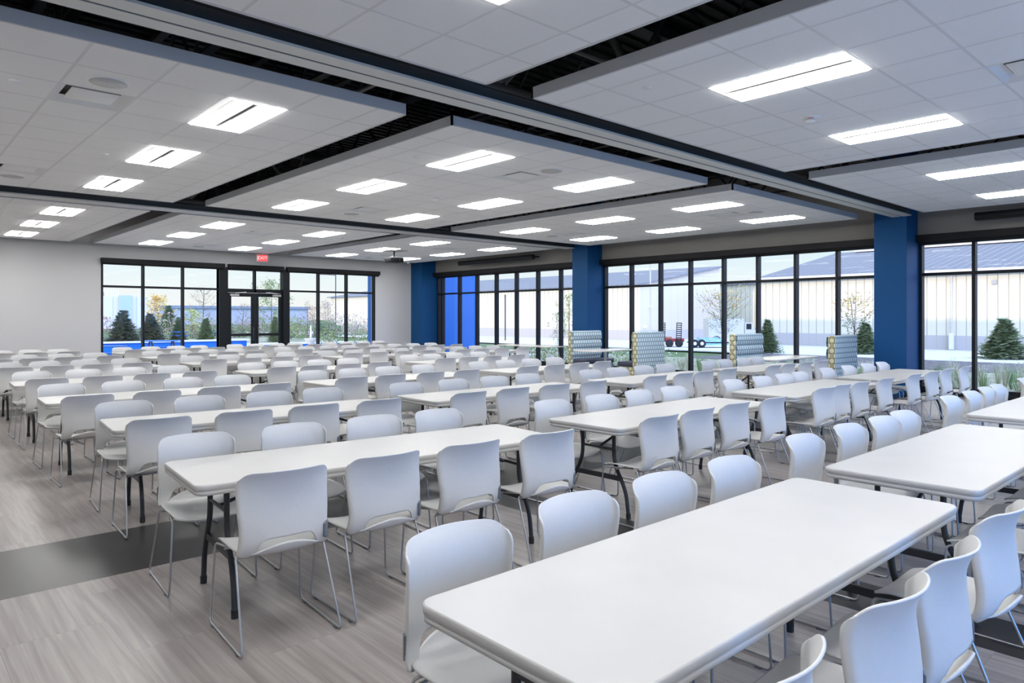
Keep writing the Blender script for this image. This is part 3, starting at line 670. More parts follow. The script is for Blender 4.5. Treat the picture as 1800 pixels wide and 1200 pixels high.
def make_chair():
    root = empty('sled_chair')
    # seat pan: front at +y
    xs = [-1, -.86, -.7, -.5, -.25, 0, .25, .5, .7, .86, 1]; ys = [-.208, -.200, -.188, -.165, -.12, -.06, 0, .09, .17, .225, .255, .268]
    vs = []
    for j, y in enumerate(ys):
        hw = .222 - .004 * (y > .1) - max(0, (y - .17)) * .10 - (.085 if j == 0 else .074 if j == 1 else .056 if j == 2 else .030 if j == 3 else .008 if j == 4 else 0)
        for a in xs:
            x = a * hw; z = .447 - .014 * (1 - a * a) + .010 * abs(a) ** 3
            if y > .15: z -= ((y - .15) / .12) ** 2 * .028 * (1 - .25 * a * a)
            if y < -.12: z += {0: .062, 1: .038, 2: .018, 3: .004}.get(j, 0) * (1 - a * a * .75) - (.010 * a * a if j < 4 else 0)
            yy = y - (abs(a) ** 4 * .02 if y > .2 else 0) + (a * a * .03 if j < 4 else 0)
            vs.append((x, yy, z))
    n = len(xs); fs = [(j * n + i, j * n + i + 1, (j + 1) * n + i + 1, (j + 1) * n + i) for j in range(len(ys) - 1) for i in range(n - 1)]
    m = MB().add(vs, fs, plastic, True)
    bake(m.build('seat', root), [('SUBSURF', dict(levels=1, render_levels=1)), ('SOLIDIFY', dict(thickness=.009, offset=-1))])
    # back shell with the hand slot above the seat
    us = [-1.0, -1.0, -.93, -.82, -.68, -.60, -.5, -.25, 0, .25, .5, .60, .68, .82, .93, 1.0, 1.0]
    ts = [0, .05, .12, .22, .35, .5, .65, .78, .88, .95, .985, 1.0]
    def prof(z):
        P = [(.42, -.150), (.45, -.184), (.50, -.200), (.58, -.192), (.66, -.180), (.73, -.181), (.79, -.196), (.83, -.222)]
        for (z0, y0), (z1, y1) in zip(P, P[1:]):
            if z <= z1 or z1 == .83: t = (z - z0) / (z1 - z0); return y0 + (y1 - y0) * t
    vs = []
    for i, a in enumerate(us):
        aa = abs(a); lo = .515 if aa < .58 else (.500 if aa < .62 else (.455 if aa < .7 else .425 + (.0 if aa < .95 else .012)))
        hi = .844 - (max(0, aa - .78) / .22) ** 2.6 * .036 - .004 * aa * aa
        for t in ts:
            z = lo + (hi - lo) * t
            hw = .222 + .006 * max(0, (z - .6)) / .2 - (.006 if .5 < z < .62 else 0)
            if t > .9: hw -= (t - .9) * .06 * aa
            y = prof(z) + (.040 + .034 * max(0, z - .66) / .17) * aa ** 2
            if i in (0, len(us) - 1): y += .020 + .010 * (1 - t) - (.012 if t > .97 else 0)
            vs.append((a * hw, y, z))
    n = len(ts); fs = [(i * n + j, i * n + j + 1, (i + 1) * n + j + 1, (i + 1) * n + j) for i in range(len(us) - 1) for j in range(n - 1)]
    m = MB().add(vs, fs, plastic, True)
    o = m.build('backrest', root); fix_normals(o.data)
    bake(o, [('SUBSURF', dict(levels=1, render_levels=1)), ('SOLIDIFY', dict(thickness=.008, offset=0))])
    for s in (-1, 1):
        g = MB(); g.tube(fillet([(s * .13, .02, .418), (s * .2, .08, .424), (s * .222, .245, .415), (s * .245, .262, .0085), (s * .246, -.262, .0085), (s * .222, -.085, .432), (s * .13, -.06, .418)], .03, 4), .0058, steel, 8)
        for yy in (.2, -.2): g.box(s * .245 - .011, s * .245 + .011, yy - .014, yy + .014, 0, .006, bracket_m)
        g.build('leg', root)
        if s < 0: continue
        g = MB(); pl = [(.188, -.172), (.204, -.163), (.217, -.150), (.2245, -.134)]; q = [(x_ + .0035, y_ - .0055) for x_, y_ in pl]
        zs = [(.468, .536), (.460, .546), (.455, .552), (.462, .548)]; vs = []
        for (px_, py_), (ox, oy), (za, zb) in zip(pl, q, zs): vs += [(px_, py_, za), (ox, oy, za + .006), (ox, oy, zb - .006), (px_, py_, zb)]
        fs = [(3, 2, 1, 0), (12, 13, 14, 15)]
        for i in range(3):
            for k in range(4): fs.append((4 * i + k, 4 * i + (k + 1) % 4, 4 * i + 4 + (k + 1) % 4, 4 * i + 4 + k))
        g.add(vs, fs, bracket_m); g.build('bracket', root)
    g = MB()
    for yy in (.12, -.07): g.tube([(-.215, yy, .412), (.215, yy, .412)], .005, steel, 8)
    g.build('crossbar', root)
    return root

t_proto = make_table(); c_proto = make_chair(); used = {}
ncol = {}
for (c, r) in TABLES: ncol[r] = max(ncol.get(r, 0), c)
CN = {1: 'leftmost', 2: 'second from left', 3: 'third from left', 4: 'fourth from left'}
RN = {1: 'nearest', 8: 'farthest'}
for r in range(2, 8): RN[r] = ORD[r]
for (c, r), (u, v, a) in TABLES.items():
    t = t_proto if 't' not in used else copy_tree(t_proto); used['t'] = 1
    t.location = (u, v, 0); t.rotation_euler = (0, 0, R(a))
    tag(t, 'white folding table, %s in the %s row%s' % (CN[c], RN[r], '' if r in (1, 8) else ' from the front'), 'table', 'white folding tables set in rows')
rc = random.Random(11)
PN = ['leftmost', 'second from left', 'third from left', 'rightmost']
for (c, r, side), (offs, dv) in CHAIRS.items():
    u, v, a = TABLES[(c, r)]; tn = math.tan(R(a))
    for k, du in enumerate(offs):
        q = k + (1 if len(offs) == 3 else 0)
        ch = c_proto if 'c' not in used else copy_tree(c_proto); used['c'] = 1
        ch.location = (u + du, v + dv + tn * .6 * du + rc.uniform(-.015, .015), 0)
        ch.rotation_euler = (0, 0, R(a * .6 + rc.uniform(-2, 2)) + (0 if side == 'f' else math.pi))
        tag(ch, 'white sled chair, %s, %s side of %s table in %s row' % (PN[q], 'near' if side == 'f' else 'far', CN[c].replace(' from left', ''), RN[r]), 'chair', 'white sled chairs at the folding tables')

# ---------------- booths by the window ----------------
def booth(x0, x1, yb, face, label):
    """high-backed bench; yb is the y of the back's outer face, face = +1 or -1 the way it looks"""
    root = empty('booth_bench', ((x0 + x1) / 2, yb, 0), 0 if face > 0 else math.pi); h = (x1 - x0) / 2
    g = MB(); g.prism(rrect(-h, h, 0, .16, .03, 4), .12, 1.215, fabric); o = g.build('backrest', root); bevel(o, .018, 2)
    g = MB()
    for k in range(3):
        z0 = .50 + .235 * k; prof_ = [(.16, z0 + .004), (.185, z0 + .03), (.195, z0 + .115), (.185, z0 + .2), (.16, z0 + .228)]
        vs = [(sx * (h - .01), y, z) for sx in (-1, 1) for (y, z) in prof_]; m5 = len(prof_)
        g.add(vs, [(i, i + 1, m5 + i + 1, m5 + i) for i in range(m5 - 1)], fabric, True)
    g.build('back_cushion', root)
    g = MB(); g.prism(rrect(-h + .01, h - .01, .16, .66, .06, 5), .34, .46, navy); bevel(g.build('seat_cushion', root), .03, 3)
    g = MB(); g.box(-h, h, .14, .60, .10, .335, fabric); g.build('base_panel', root)
    g = MB()
    for sx in (-1, 1):
        for y in (.06, .54): g.box(sx * (h - .08) - .025, sx * (h - .08) + .025, y - .025, y + .025, 0, .12, black_m)
    g.build('feet', root)
    tag(root, label, 'booth', 'high-backed booths by the windows'); return root
booth(14.0, 15.2, 13.08, -1, 'patterned high-backed booth nearest the far end, seat facing the camera')
booth(14.08, 15.24, 10.80, 1, 'patterned high-backed booth, second from the far end, its back to the camera')
booth(14.05, 15.24, 8.26, -1, 'patterned high-backed booth, third from the far end, seat facing the camera')
booth(14.2, 15.28, 6.0, 1, 'patterned high-backed booth nearest the camera, its back to the camera')
def booth_table(x0, x1, y0, y1, label):
    root = empty('booth_table', ((x0 + x1) / 2, (y0 + y1) / 2, 0)); hx, hy = (x1 - x0) / 2, (y1 - y0) / 2
    g = MB(); g.prism(rrect(-hx, hx, -hy, hy, .05, 5), .712, .742, lamwood, False); bevel(g.build('tabletop', root), .006)
    g = MB(); g.tube([(0, 0, .02), (0, 0, .71)], .045, chrome, 16); g.build('pedestal', root)
    g = MB(); g.lathe([(.26, 0), (.26, .012), (.10, .03), (.05, .05)], (0, 0, 0), chrome, 24); g.build('base', root)
    tag(root, label, 'table', 'pale booth tables by the windows')
booth_table(13.35, 15.05, 11.55, 12.3, 'pale pedestal table between the two far booths')
booth_table(13.35, 15.2, 6.78, 7.48, 'pale pedestal table between the two near booths')
root = empty('window_table', (14.7, 15.25, 0))
g = MB(); g.prism(rrect(-.36, .36, -1.15, 1.15, .04), .715, .742, lamwood); bevel(g.build('tabletop', root), .006)
for s in (-1, 1):
    for q in (-1, 1):
        g = MB(); g.tube([(q * .18, s * .95, .71), (q * .32, s * 1.0, 0)], .014, steel); g.build('leg', root)
tag(root, 'long pale table on slim steel legs standing along the far side windows', 'table')

# ---------------- outside ----------------
def flat(name, x0, x1, y0, y1, z, m):
    b = MB(); b.box(x0, x1, y0, y1, z - .05, z, m); return struct(b.build(name))
flat('ground_lawn', -250, 350, -200, 420, -.25, turf)
flat('ground_patio', -12, 22.5, FY + .3, 45, -.10, concrete)
flat('ground_reflector', -20, 30, -40, BY - .2, -.10, concrete)  # unseen pale slab added behind the room to reflect light indoors
flat('ground_drive', 31.6, 42, -40, 80, -.13, concrete)
flat('ground_mulch', 26.2, 31.6, -40, 17.5, -.15, asphalt)
flat('ground_verge', 16.4, 26.2, -3, 60, -.17, noisy('dry_verge', (.22, .25, .16), (.42, .42, .34), 2.5, .95, bump=.3))
flat('ground_yard', 42, 60, 22.6, 32, -.14, concrete)
# building on the right: gable end towards the far corner, ribbed wall facing the room
b = MB(); y0, y1 = -45, 22.5
b.add([(42, y0, -.2), (42, y1, -.2), (42, y1, 4.0), (42, y0, 4.0)], [(0, 1, 2, 3)], siding_y)
b.add([(42, y1, -.2), (66, y1, -.2), (66, y1, 4.0), (54, y1, 6.3), (42, y1, 4.0)], [(0, 1, 2, 3, 4)], siding_x)
b.add([(66, y0, -.2), (66, y1, -.2), (66, y1, 4.0), (66, y0, 4.0)], [(3, 2, 1, 0)], siding_y)
root = b.build('metal_building')
r = MB(); r.add([(41.6, y0, 3.93), (41.6, y1 + .3, 3.93), (54, y1 + .3, 6.32), (54, y0, 6.32), (66.4, y0, 3.93), (66.4, y1 + .3, 3.93), (41.6, y0, 4.01), (41.6, y1 + .3, 4.01), (54, y1 + .3, 6.42), (54, y0, 6.42), (66.4, y0, 4.01), (66.4, y1 + .3, 4.01)],
  [(0, 1, 2, 3), (3, 2, 5, 4), (6, 9, 8, 7), (9, 10, 11, 8), (1, 7, 8, 2), (2, 8, 11, 5)], roof_m); r.build('roof', root)
g = MB(); g.box(41.45, 41.65, y0, y1 + .3, 3.80, 4.06, metal_w); g.build('gutter', root)
g = MB(); g.box(53.3, 54.7, y0, 21.2, 6.35, 6.8, metal_w); g.build('ridge_cap', root)
for yy in (11.7, -6.0):
    g = MB(); g.tube([(41.85, yy, 3.9), (41.85, yy, .75)], .05, pale_bark, 8); g.box(41.75, 41.95, yy - .1, yy + .1, -.1, .75, metal_w); g.build('downspout', root)
for yy in (17.6, 9.8):
    g = MB(); g.box(41.8, 42, yy - .1, yy + .1, 3.25, 3.45, mid_grey); g.build('wall_lamp', root)
tag(root, 'long cream ribbed metal building with blue-grey roof behind the nearest windows', 'building')
# building on the left with the roof falling towards the camera's left
b = MB(); y0, y1 = 32.0, 79.0
b.add([(42, y0, -.2), (42, y1, -.2), (42, y1, 4.0), (42, y0, 4.0)], [(0, 1, 2, 3)], siding_y)
b.add([(42, y0, -.2), (53, y0, -.2), (53, y0, 5.75), (42, y0, 4.0)], [(3, 2, 1, 0)], siding_x)
b.add([(53, y0, -.2), (53, y1, -.2), (53, y1, 5.75), (53, y0, 5.75)], [(3, 2, 1, 0)], siding_y)
b.add([(42, y1, -.2), (53, y1, -.2), (53, y1, 5.75), (42, y1, 4.0)], [(0, 1, 2, 3)], siding_x)
root = b.build('metal_building')
r = MB(); r.add([(41.6, y0 - .3, 3.95), (53.2, y0 - .3, 5.8), (53.2, y1 + .3, 5.8), (41.6, y1 + .3, 3.95), (41.6, y0 - .3, 4.03), (53.2, y0 - .3, 5.9), (53.2, y1 + .3, 5.9), (41.6, y1 + .3, 4.03)],
  [(3, 2, 1, 0), (4, 5, 6, 7), (0, 1, 5, 4), (3, 0, 4, 7), (2, 3, 7, 6), (1, 2, 6, 5)], roof_m); r.build('roof', root)
for (px_, pz) in ((43.2, 2.4), (42.6, .9)):
    g = MB(); g.box(px_ - .12, px_ + .12, 31.85, 32, pz - .1, pz + .1, metal_w); g.build('wall_lamp', root)
tag(root, 'pale metal building with a sloping roof beyond the side windows by the second column', 'building')
b = MB(); b.box(60, 76, 24, 40, -.2, 4.6, siding_y); root = b.build('metal_building'); r = MB(); r.box(59.7, 76.3, 23.7, 40.3, 4.6, 4.8, roof_m); r.build('roof', root)
tag(root, 'cream metal building glimpsed in the gap between the two larger ones', 'building')
b = MB(); b.box(16, 33, 119, 140, -.2, 4.75, siding_w); root = b.build('metal_building')
r = MB(); r.box(28.0, 29.8, 118.6, 119, -.2, 4.9, mat('pale_blue_panel', (.42, .50, .62), .5)); r.build('entrance_panel', root)
r = MB(); r.box(27.2, 29.2, 124, 128, 4.75, 5.8, metal_w); r.box(27.0, 27.1, 124, 128, 4.75, 5.6, mid_grey)
for k in range(6): r.box(27.3 + .32 * k, 27.4 + .32 * k, 123.95, 124, 4.9, 5.7, mid_grey)
r.build('rooftop_unit', root)
tag(root, 'big white ribbed building seen through the leftmost far window', 'building')
b = MB(); b.box(47, 84, 170, 200, -.2, 3.6, mat('distant_wall', (.36, .38, .42), .7)); root = b.build('metal_building'); r = MB(); r.box(46.6, 84.4, 169.6, 200, 3.6, 4.25, roof_far); r.build('roof', root)
tag(root, 'low distant blue-grey building behind the trees left of the doors', 'building')

# blue outer fins of this building and the low blue patio walls
b = MB(); b.box(16.4, 18.95, 22.95, 23.2, -.15, 3.9, blue_out); struct(b.build('wall_wing'))
b = MB(); b.box(13.98, 14.5, 22.95, 23.4, -.1, 3.7, blue_out); struct(b.build('wall_fin'))
b = MB(); b.box(2, 13.6, 34, 34.5, -.1, .46, blue_out); struct(b.build('wall_patio')); b = MB(); b.box(1.9, 13.7, 33.9, 34.6, .46, .52, concrete); struct(b.build('trim_cap'))
b = MB(); b.box(13.6, 22, 33, 33.5, -.1, .26, blue_out); struct(b.build('wall_patio')); b = MB(); b.box(13.5, 22.1, 32.9, 33.6, .26, .32, concrete); struct(b.build('trim_cap'))

# ---- plants ----
def leafcards(m, pts, size, mt, rnd):
    vs = []; fs = []
    for p in pts:
        a = Vector((rnd.gauss(0, 1), rnd.gauss(0, 1), rnd.gauss(0, 1))).normalized(); c = a.cross(Vector((rnd.gauss(0, 1), rnd.gauss(0, 1), rnd.gauss(0, 1)))).normalized()
        s = size * rnd.uniform(.6, 1.4); k = len(vs); p = Vector(p)
        vs += [p - a * s, p - c * s * .5, p + a * s, p + c * s * .5]; fs.append((k, k + 1, k + 2, k + 3))
    m.add(vs, fs, mt)
spruce_m = noisy('spruce_needles', (.30, .37, .24), (.44, .50, .32), 6, .9)
spruce_b = noisy('spruce_needles_brown', (.38, .31, .27), (.24, .34, .25), 5, .9)
gold_m = noisy('golden_leaves', (.85, .55, .18), (.68, .55, .20), 4, .9)
yg_m = noisy('yellow_green_leaves', (.55, .56, .20), (.38, .44, .16), 4, .9)
olive_m = noisy('olive_leaves', (.30, .36, .16), (.20, .28, .13), 4, .9)
rust_m = noisy('rust_leaves', (.52, .26, .17), (.42, .28, .22), 4, .9)
twig_m = noisy('grey_twigs', (.36, .29, .26), (.46, .38, .35), 8, .9)
dk_green = noisy('dark_leaves', (.11, .18, .11), (.20, .27, .15), 4, .9)
petal_m = mat('white_petals', (.8, .8, .85), .7)
def conifer(name, x, y, h, wd, seed, mt, label, zg=-.2):
    rnd = random.Random(seed); t = empty(name, (x, y, zg))
    g = MB(); g.tube([(0, 0, 0), (0, 0, h * .6), (0, 0, h)], [.04 * h / 2, .025 * h / 2, .004], bark, 6); g.build('trunk', t)
    g = MB(); vs = []; fs = []; wd *= 1.3
    L = int(26)
    for i in range(L):
        f = i / (L - 1); z0 = h * (.05 + .93 * f); rad = wd / 2 * (1 - f) ** .8 + .02
        nb = max(5, int(26 * (1 - f) + 5))
        for k in range(nb):
            a = rnd.uniform(0, 6.283); rr = rad * rnd.uniform(.75, 1.12)
            for s in range(4):
                q = (s + 1) / 4 * rr; wv = .10 * wd * (1.15 - s / 5) * rnd.uniform(.7, 1.2); zz = z0 - .10 * q + rnd.uniform(-.02, .03) * h
                c, sn = math.cos(a), math.sin(a); p = Vector((c * q, sn * q, zz)); tng = Vector((-sn, c, rnd.uniform(-.4, .4))); o_ = Vector((c, sn, .25)); k0 = len(vs)
                vs += [p - tng * wv, p + tng * wv, p + o_ * wv * 1.3]; fs.append((k0, k0 + 1, k0 + 2))
    g.add(vs, fs, mt); g.build('needles', t); tag(t, label, 'tree', 'young conifers outside'); return t
def leafy(name, x, y, h, wd, seed, mt, label, density=500, size=.05, stems=1, base=.35, bk=bark, grp='leafy trees outside', zg=-.2, mt2=None):
    rnd = random.Random(seed); t = empty(name, (x, y, zg)); g = MB(); tips = []
    for s in range(stems):
        a0 = rnd.uniform(0, 6.28); lean = .12 * wd if stems > 1 else .02
        top = Vector((math.cos(a0) * lean, math.sin(a0) * lean, h * .95)); m1 = top * .5 + Vector((rnd.uniform(-.05, .05), rnd.uniform(-.05, .05), 0))
        g.tube([(top.x * .1, top.y * .1, 0), m1, top], [.03 * h / 3, .02 * h / 3, .004], bk, 6)
        for k in range(16):
            f = base + (1 - base) * k / 16; p = Vector((top.x * f, top.y * f, h * .93 * f)); a = k * 2.4 + rnd.uniform(-.5, .5)
            ln = wd / 2 * math.sin(math.pi * min(1, .18 + (f - base) / (1 - base) * .8)) * rnd.uniform(.7, 1.1)
            q = p + Vector((math.cos(a) * ln, math.sin(a) * ln, ln * rnd.uniform(.5, 1.0)))
            mid = p.lerp(q, .5) + Vector((0, 0, -.04 * h)); g.tube([p, mid, q], [.010 * h / 3, .006 * h / 3, .002], bk, 4); tips += [p.lerp(q, w_) for w_ in (.45, .6, .75, .9, 1.0)]
            for j in range(3):
                q2 = q + Vector((rnd.uniform(-1, 1), rnd.uniform(-1, 1), rnd.uniform(-.2, 1))) * ln * .35; g.tube([mid.lerp(q, .5), q2], [.005 * h / 3, .001], bk, 3); tips.append(q2)
    g.build('branches', t)
    if density:
        g = MB(); pts = [tips[rnd.randrange(len(tips))] + Vector((rnd.gauss(0, .06), rnd.gauss(0, .06), rnd.gauss(0, .05))) * wd for _ in range(density)]
        if mt2:
            hi = [p for p in pts if p.z > h * .7]; pts = [p for p in pts if p.z <= h * .7]; leafcards(g, hi, size, mt2, rnd)
        leafcards(g, pts, size, mt, rnd); g.build('leaves', t)
    tag(t, label, 'tree', grp); return t
def bush(name, x, y, h, wd, seed, mt, label, flowers=0, dens=600, size=.05, zg=-.15):
    rnd = random.Random(seed); t = empty(name, (x, y, zg)); g = MB()
    for k in range(9): a = rnd.uniform(0, 6.28); g.tube([(0, 0, 0), (math.cos(a) * wd * .2, math.sin(a) * wd * .2, h * .5), (math.cos(a) * wd * .4, math.sin(a) * wd * .4, h * .9)], [.012, .008, .003], bark, 4)
    g.build('stems', t)
    def pt():
        a = rnd.uniform(0, 6.28); r_ = math.sqrt(rnd.random()) * wd / 2; z0 = rnd.uniform(.12, 1) * h * (1 - .35 * (2 * r_ / wd) ** 2); return (math.cos(a) * r_, math.sin(a) * r_, z0)
    g = MB(); leafcards(g, [pt() for _ in range(dens)], size, mt, rnd); g.build('leaves', t)
    if flowers: g = MB(); leafcards(g, [(p[0], p[1], p[2] * .7) for p in (pt() for _ in range(flowers))], size * .8, petal_m, rnd); g.build('flowers', t)
    tag(t, label, 'bush', 'bushes outside the far windows'); return t
conifer('spruce_tree', 12.0, 50.0, 2.15, 1.9, 1, spruce_b, 'broad dark conifer in the leftmost far window')
conifer('spruce_tree', 14.8, 54.2, 2.0, 1.7, 2, spruce_b, 'brownish conifer at the left edge of the second far window')
conifer('spruce_tree', 16.9, 55.0, 1.75, 1.1, 3, spruce_m, 'small conifer at the right edge of the second far window')
conifer('spruce_tree', 17.0, 49.5, 1.7, 1.15, 4, spruce_m, 'dense dark green conifer in the third far window')
conifer('spruce_tree', 21.3, 48.2, 1.85, .95, 5, spruce_m, 'slim conifer behind the right door leaf')
conifer('spruce_tree', 23.6, 80.0, 3.0, 2.0, 6, spruce_m, 'tall dark conifer behind the golden tree')
conifer('spruce_tree', 32.1, 16.8, 1.65, 1.05, 7, spruce_m, 'small spruce seen right of the third booth')
conifer('spruce_tree', 34.5, 13.2, 1.5, 1.25, 8, spruce_m, 'rounded spruce beside the nearest blue column')
conifer('spruce_tree', 34.6, 7.75, 1.7, 1.6, 9, spruce_m, 'broad spruce in front of the cream building at far right')
leafy('leafy_tree', 12.5, 56.3, 1.9, .9, 11, rust_m, 'small rust-leaved tree at the left edge of the far windows', 260, .05)
leafy('leafy_tree', 24.4, 86.1, 4.4, 2.6, 12, gold_m, 'golden tree beside the white building in the second far window', 1100, .11, 2, .15)
leafy('leafy_tree', 20.4, 62.7, 2.4, 2.0, 13, yg_m, 'yellow-green tree in the third far window', 700, .07, 2, .2)
leafy('bare_tree', 25.2, 74.5, 5.1, 3.2, 14, twig_m, 'bare forked tree rising above the third far window', 60, .05, 2, .3)
leafy('bare_tree', 24.3, 61.8, 3.2, 1.6, 15, twig_m, 'bare thin tree behind the left door leaf', 120, .05, 2, .2)
leafy('tall_pine', 26.2, 60.0, 5.3, 3.0, 16, olive_m, 'tall loose pine rising above the right door leaf', 1300, .08, 1, .12)
leafy('bare_tree', 27.6, 56.0, 3.4, 1.3, 17, twig_m, 'thin bare sapling right of the doors', 60, .04, 1, .3)
leafy('leafy_tree', 32.7, 64.9, 3.0, 1.8, 18, rust_m, 'pinkish tree behind the green shrubs right of the doors', 300, .06, 2, .3)
leafy('leafy_tree', 36.1, 68.6, 3.6, 2.4, 19, twig_m, 'brown twiggy tree beside the lit cream wall', 700, .06, 2, .15)
bush('shrub', 24.5, 52.5, 1.9, 2.4, 20, olive_m, 'dark green shrubs just right of the doors', 0, 900, .08)
bush('shrub', 27.4, 52.0, 1.6, 2.2, 21, dk_green, 'dark green shrub mass right of the urn', 0, 900, .08)
bush('flowering_bush', 16.0, 30.3, 1.35, 1.1, 22, olive_m, 'white-flowering bush left of the far-right mullion', 160, 420)
bush('flowering_bush', 16.95, 29.2, 1.25, 1.0, 23, olive_m, 'white-flowering bush in the rightmost far pane, left one', 160, 380)
bush('flowering_bush', 17.15, 28.1, 1.25, 1.0, 24, olive_m, 'white-flowering bush against the blue fin', 160, 380)
rnd = random.Random(5); g = MB()
for mt_, n_, hh in ((twig_m, 2600, 1.7), (olive_m, 2200, 1.3), (rust_m, 500, 1.6), (dk_green, 1400, 1.1)):
    pts = []
    for _ in range(n_):
        f = rnd.random(); px_, py_ = 19 + 18 * f + rnd.uniform(-1.5, 1.5), 66 - 6 * f + rnd.uniform(-3, 3)
        pts.append((px_, py_, -.2 + rnd.random() ** 1.3 * hh * (1 + .35 * math.sin(px_ * 1.7))))
    leafcards(g, pts, .10, mt_, rnd)
for _ in range(260):
    f = rnd.random(); p = Vector((19 + 18 * f, 66 - 6 * f + rnd.uniform(-3, 3), -.2)); g.tube([p, p + Vector((rnd.uniform(-.3, .3), rnd.uniform(-.3, .3), rnd.uniform(1.2, 2.4)))], [.02, .004], twig_m, 3)
tag(g.build('undergrowth'), 'brown and green undergrowth along the far edge of the patio', 'undergrowth', kind='stuff')
leafy('young_tree', 21.4, 20.6, 2.1, .75, 30, olive_m, 'young white-stemmed tree left of the far booth', 260, .035, 1, .35, pale_bark)
leafy('young_tree', 22.8, 21.2, 3.0, 1.1, 31, yg_m, 'taller sunlit young tree beside the second blue column', 520, .04, 1, .3, bark)
leafy('young_tree', 30.5, 18.2, 3.1, 2.4, 32, yg_m, 'sparse spreading tree between the two middle booths', 720, .045, 3, .3, bark, mt2=gold_m)
leafy('young_tree', 30.3, 12.0, 2.75, 1.7, 33, olive_m, 'sparse tree overhanging the spruce left of the nearest column', 420, .045, 2, .4, bark, mt2=gold_m)
# ornamental grasses under the windows
straw = noisy('straw_grass', (.48, .52, .38), (.75, .74, .62), 3, .9)
green_g = noisy('fresh_grass', (.20, .33, .15), (.30, .42, .22), 3, .9)
g = MB(); rnd = random.Random(8)
for c in range(170):
    cx, cy_ = rnd.uniform(17.0, 22.5), rnd.uniform(-2.8, 14.9); hh = rnd.uniform(.35, .62) * (.75 if cy_ > 11.5 else 1)
    mt_ = green_g if rnd.random() < .35 else straw; vs = []; fs = []
    for k in range(46):
        a = rnd.uniform(0, 6.28); sp_ = rnd.uniform(.12, .5); c_, s_ = math.cos(a), math.sin(a); h1 = hh * rnd.uniform(.7, 1.2); k0 = len(vs); wv = .007
        for (f, rr) in ((0, .02), (.65, .4), (1, 1)):
            zz = -.17 + h1 * (math.sin(f * 1.9) / math.sin(1.57) if f < 1 else .88); p = Vector((cx + c_ * sp_ * rr, cy_ + s_ * sp_ * rr, zz)); vs += [p + Vector((-s_, c_, 0)) * wv * (1.2 - f), p - Vector((-s_, c_, 0)) * wv * (1.2 - f)]
        fs += [(k0, k0 + 1, k0 + 3, k0 + 2), (k0 + 2, k0 + 3, k0 + 5, k0 + 4)]
    g.add(vs, fs, mt_)
tag(g.build('ornamental_grass'), 'straw and green ornamental grasses growing under the side windows', 'grass', kind='stuff')
g = MB(); pts = [(rnd.uniform(17.5, 23), rnd.uniform(15.5, 22), -.17 + rnd.random() ** 1.5 * .55) for _ in range(4200)]
leafcards(g, pts[:2600], .045, olive_m, rnd); leafcards(g, pts[2600:3600], .045, straw, rnd); leafcards(g, pts[3600:], .04, petal_m, rnd)
tag(g.build('flower_bed'), 'low bed of leafy perennials with white flowers left of the far booth', 'plants', kind='stuff')
# ---- things standing outside ----
def picnic(x, y, ln, top, label, rz=0):
    t = empty('picnic_table', (x, y, -.1), rz); g = MB(); g.box(-ln / 2, ln / 2, -.35, .35, top - .04, top, blue_out); g.build('tabletop', t)
    for s in (-1, 1):
        g = MB(); g.box(-ln / 2, ln / 2, s * .62 - .13, s * .62 + .13, top * .58, top * .58 + .035, blue_out); g.build('bench', t)
        g = MB(); q = s * ln * .3; g.beam((q, -.12, top - .04), (q, -.6, 0), .05, .05, steel_dark); g.beam((q, .12, top - .04), (q, .6, 0), .05, .05, steel_dark); g.box(q - .02, q + .02, -.7, .7, top * .52, top * .57, steel_dark); g.build('leg_frame', t)
    tag(t, label, 'picnic table', 'blue picnic tables on the patio'); return t
picnic(8.6, 30.0, 1.35, .77, 'blue picnic table in the second far window', R(-30)); picnic(5.9, 26.8, 1.2, .72, 'blue picnic table at the left edge of the far windows', R(-30))
picnic(16.0, 51.8, .8, .68, 'small blue table left of the dark conifer, beyond the patio wall'); picnic(18.4, 50.9, .8, .62, 'small blue table right of the dark conifer, beyond the patio wall')
t = empty('stone_urn', (15.3, 30.7, -.1)); MB().lathe([(.14, 0), (.16, .04), (.06, .12), (.07, .40), (.20, .50), (.30, .66), (.32, .70), (.26, .70)], (0, 0, 0), pale_bark, 20).build('bowl', t)
MB().lathe([(.05, .68), (.045, .9), (.03, 1.28), (.0, 1.32)], (0, 0, 0), metal_w, 10).build('spout', t); tag(t, 'white stone urn with a tall spout on the patio', 'urn')
def pole(x, y, h, r_, m, label, arm=None):
    t = MB(); t.tube([(0, 0, 0), (0, 0, h)], r_, m, 8)
    t = t.build('light_pole', None, (x, y, -.15))
    if arm: g = MB(); g.tube([(0, 0, h - .05), (arm[0], arm[1], h + .05)], .04, m, 6); g.box(arm[0] - .35, arm[0] + .2, arm[1] - .15, arm[1] + .15, h, h + .1, m); g.build('lamp_head', t)
    tag(t, label, 'light pole')
pole(34.3, 63.5, 5.95, .05, steel_dark, 'tall grey light pole right of the doors, arm to the left', (-.9, .8))
pole(41.0, 30.3, 5.9, .055, mid_grey, 'white pole left of the pale gable end')
pole(34.7, 38.7, 3.4, .05, steel_dark, 'thin dark pole in front of the sunlit wall left of the second column')
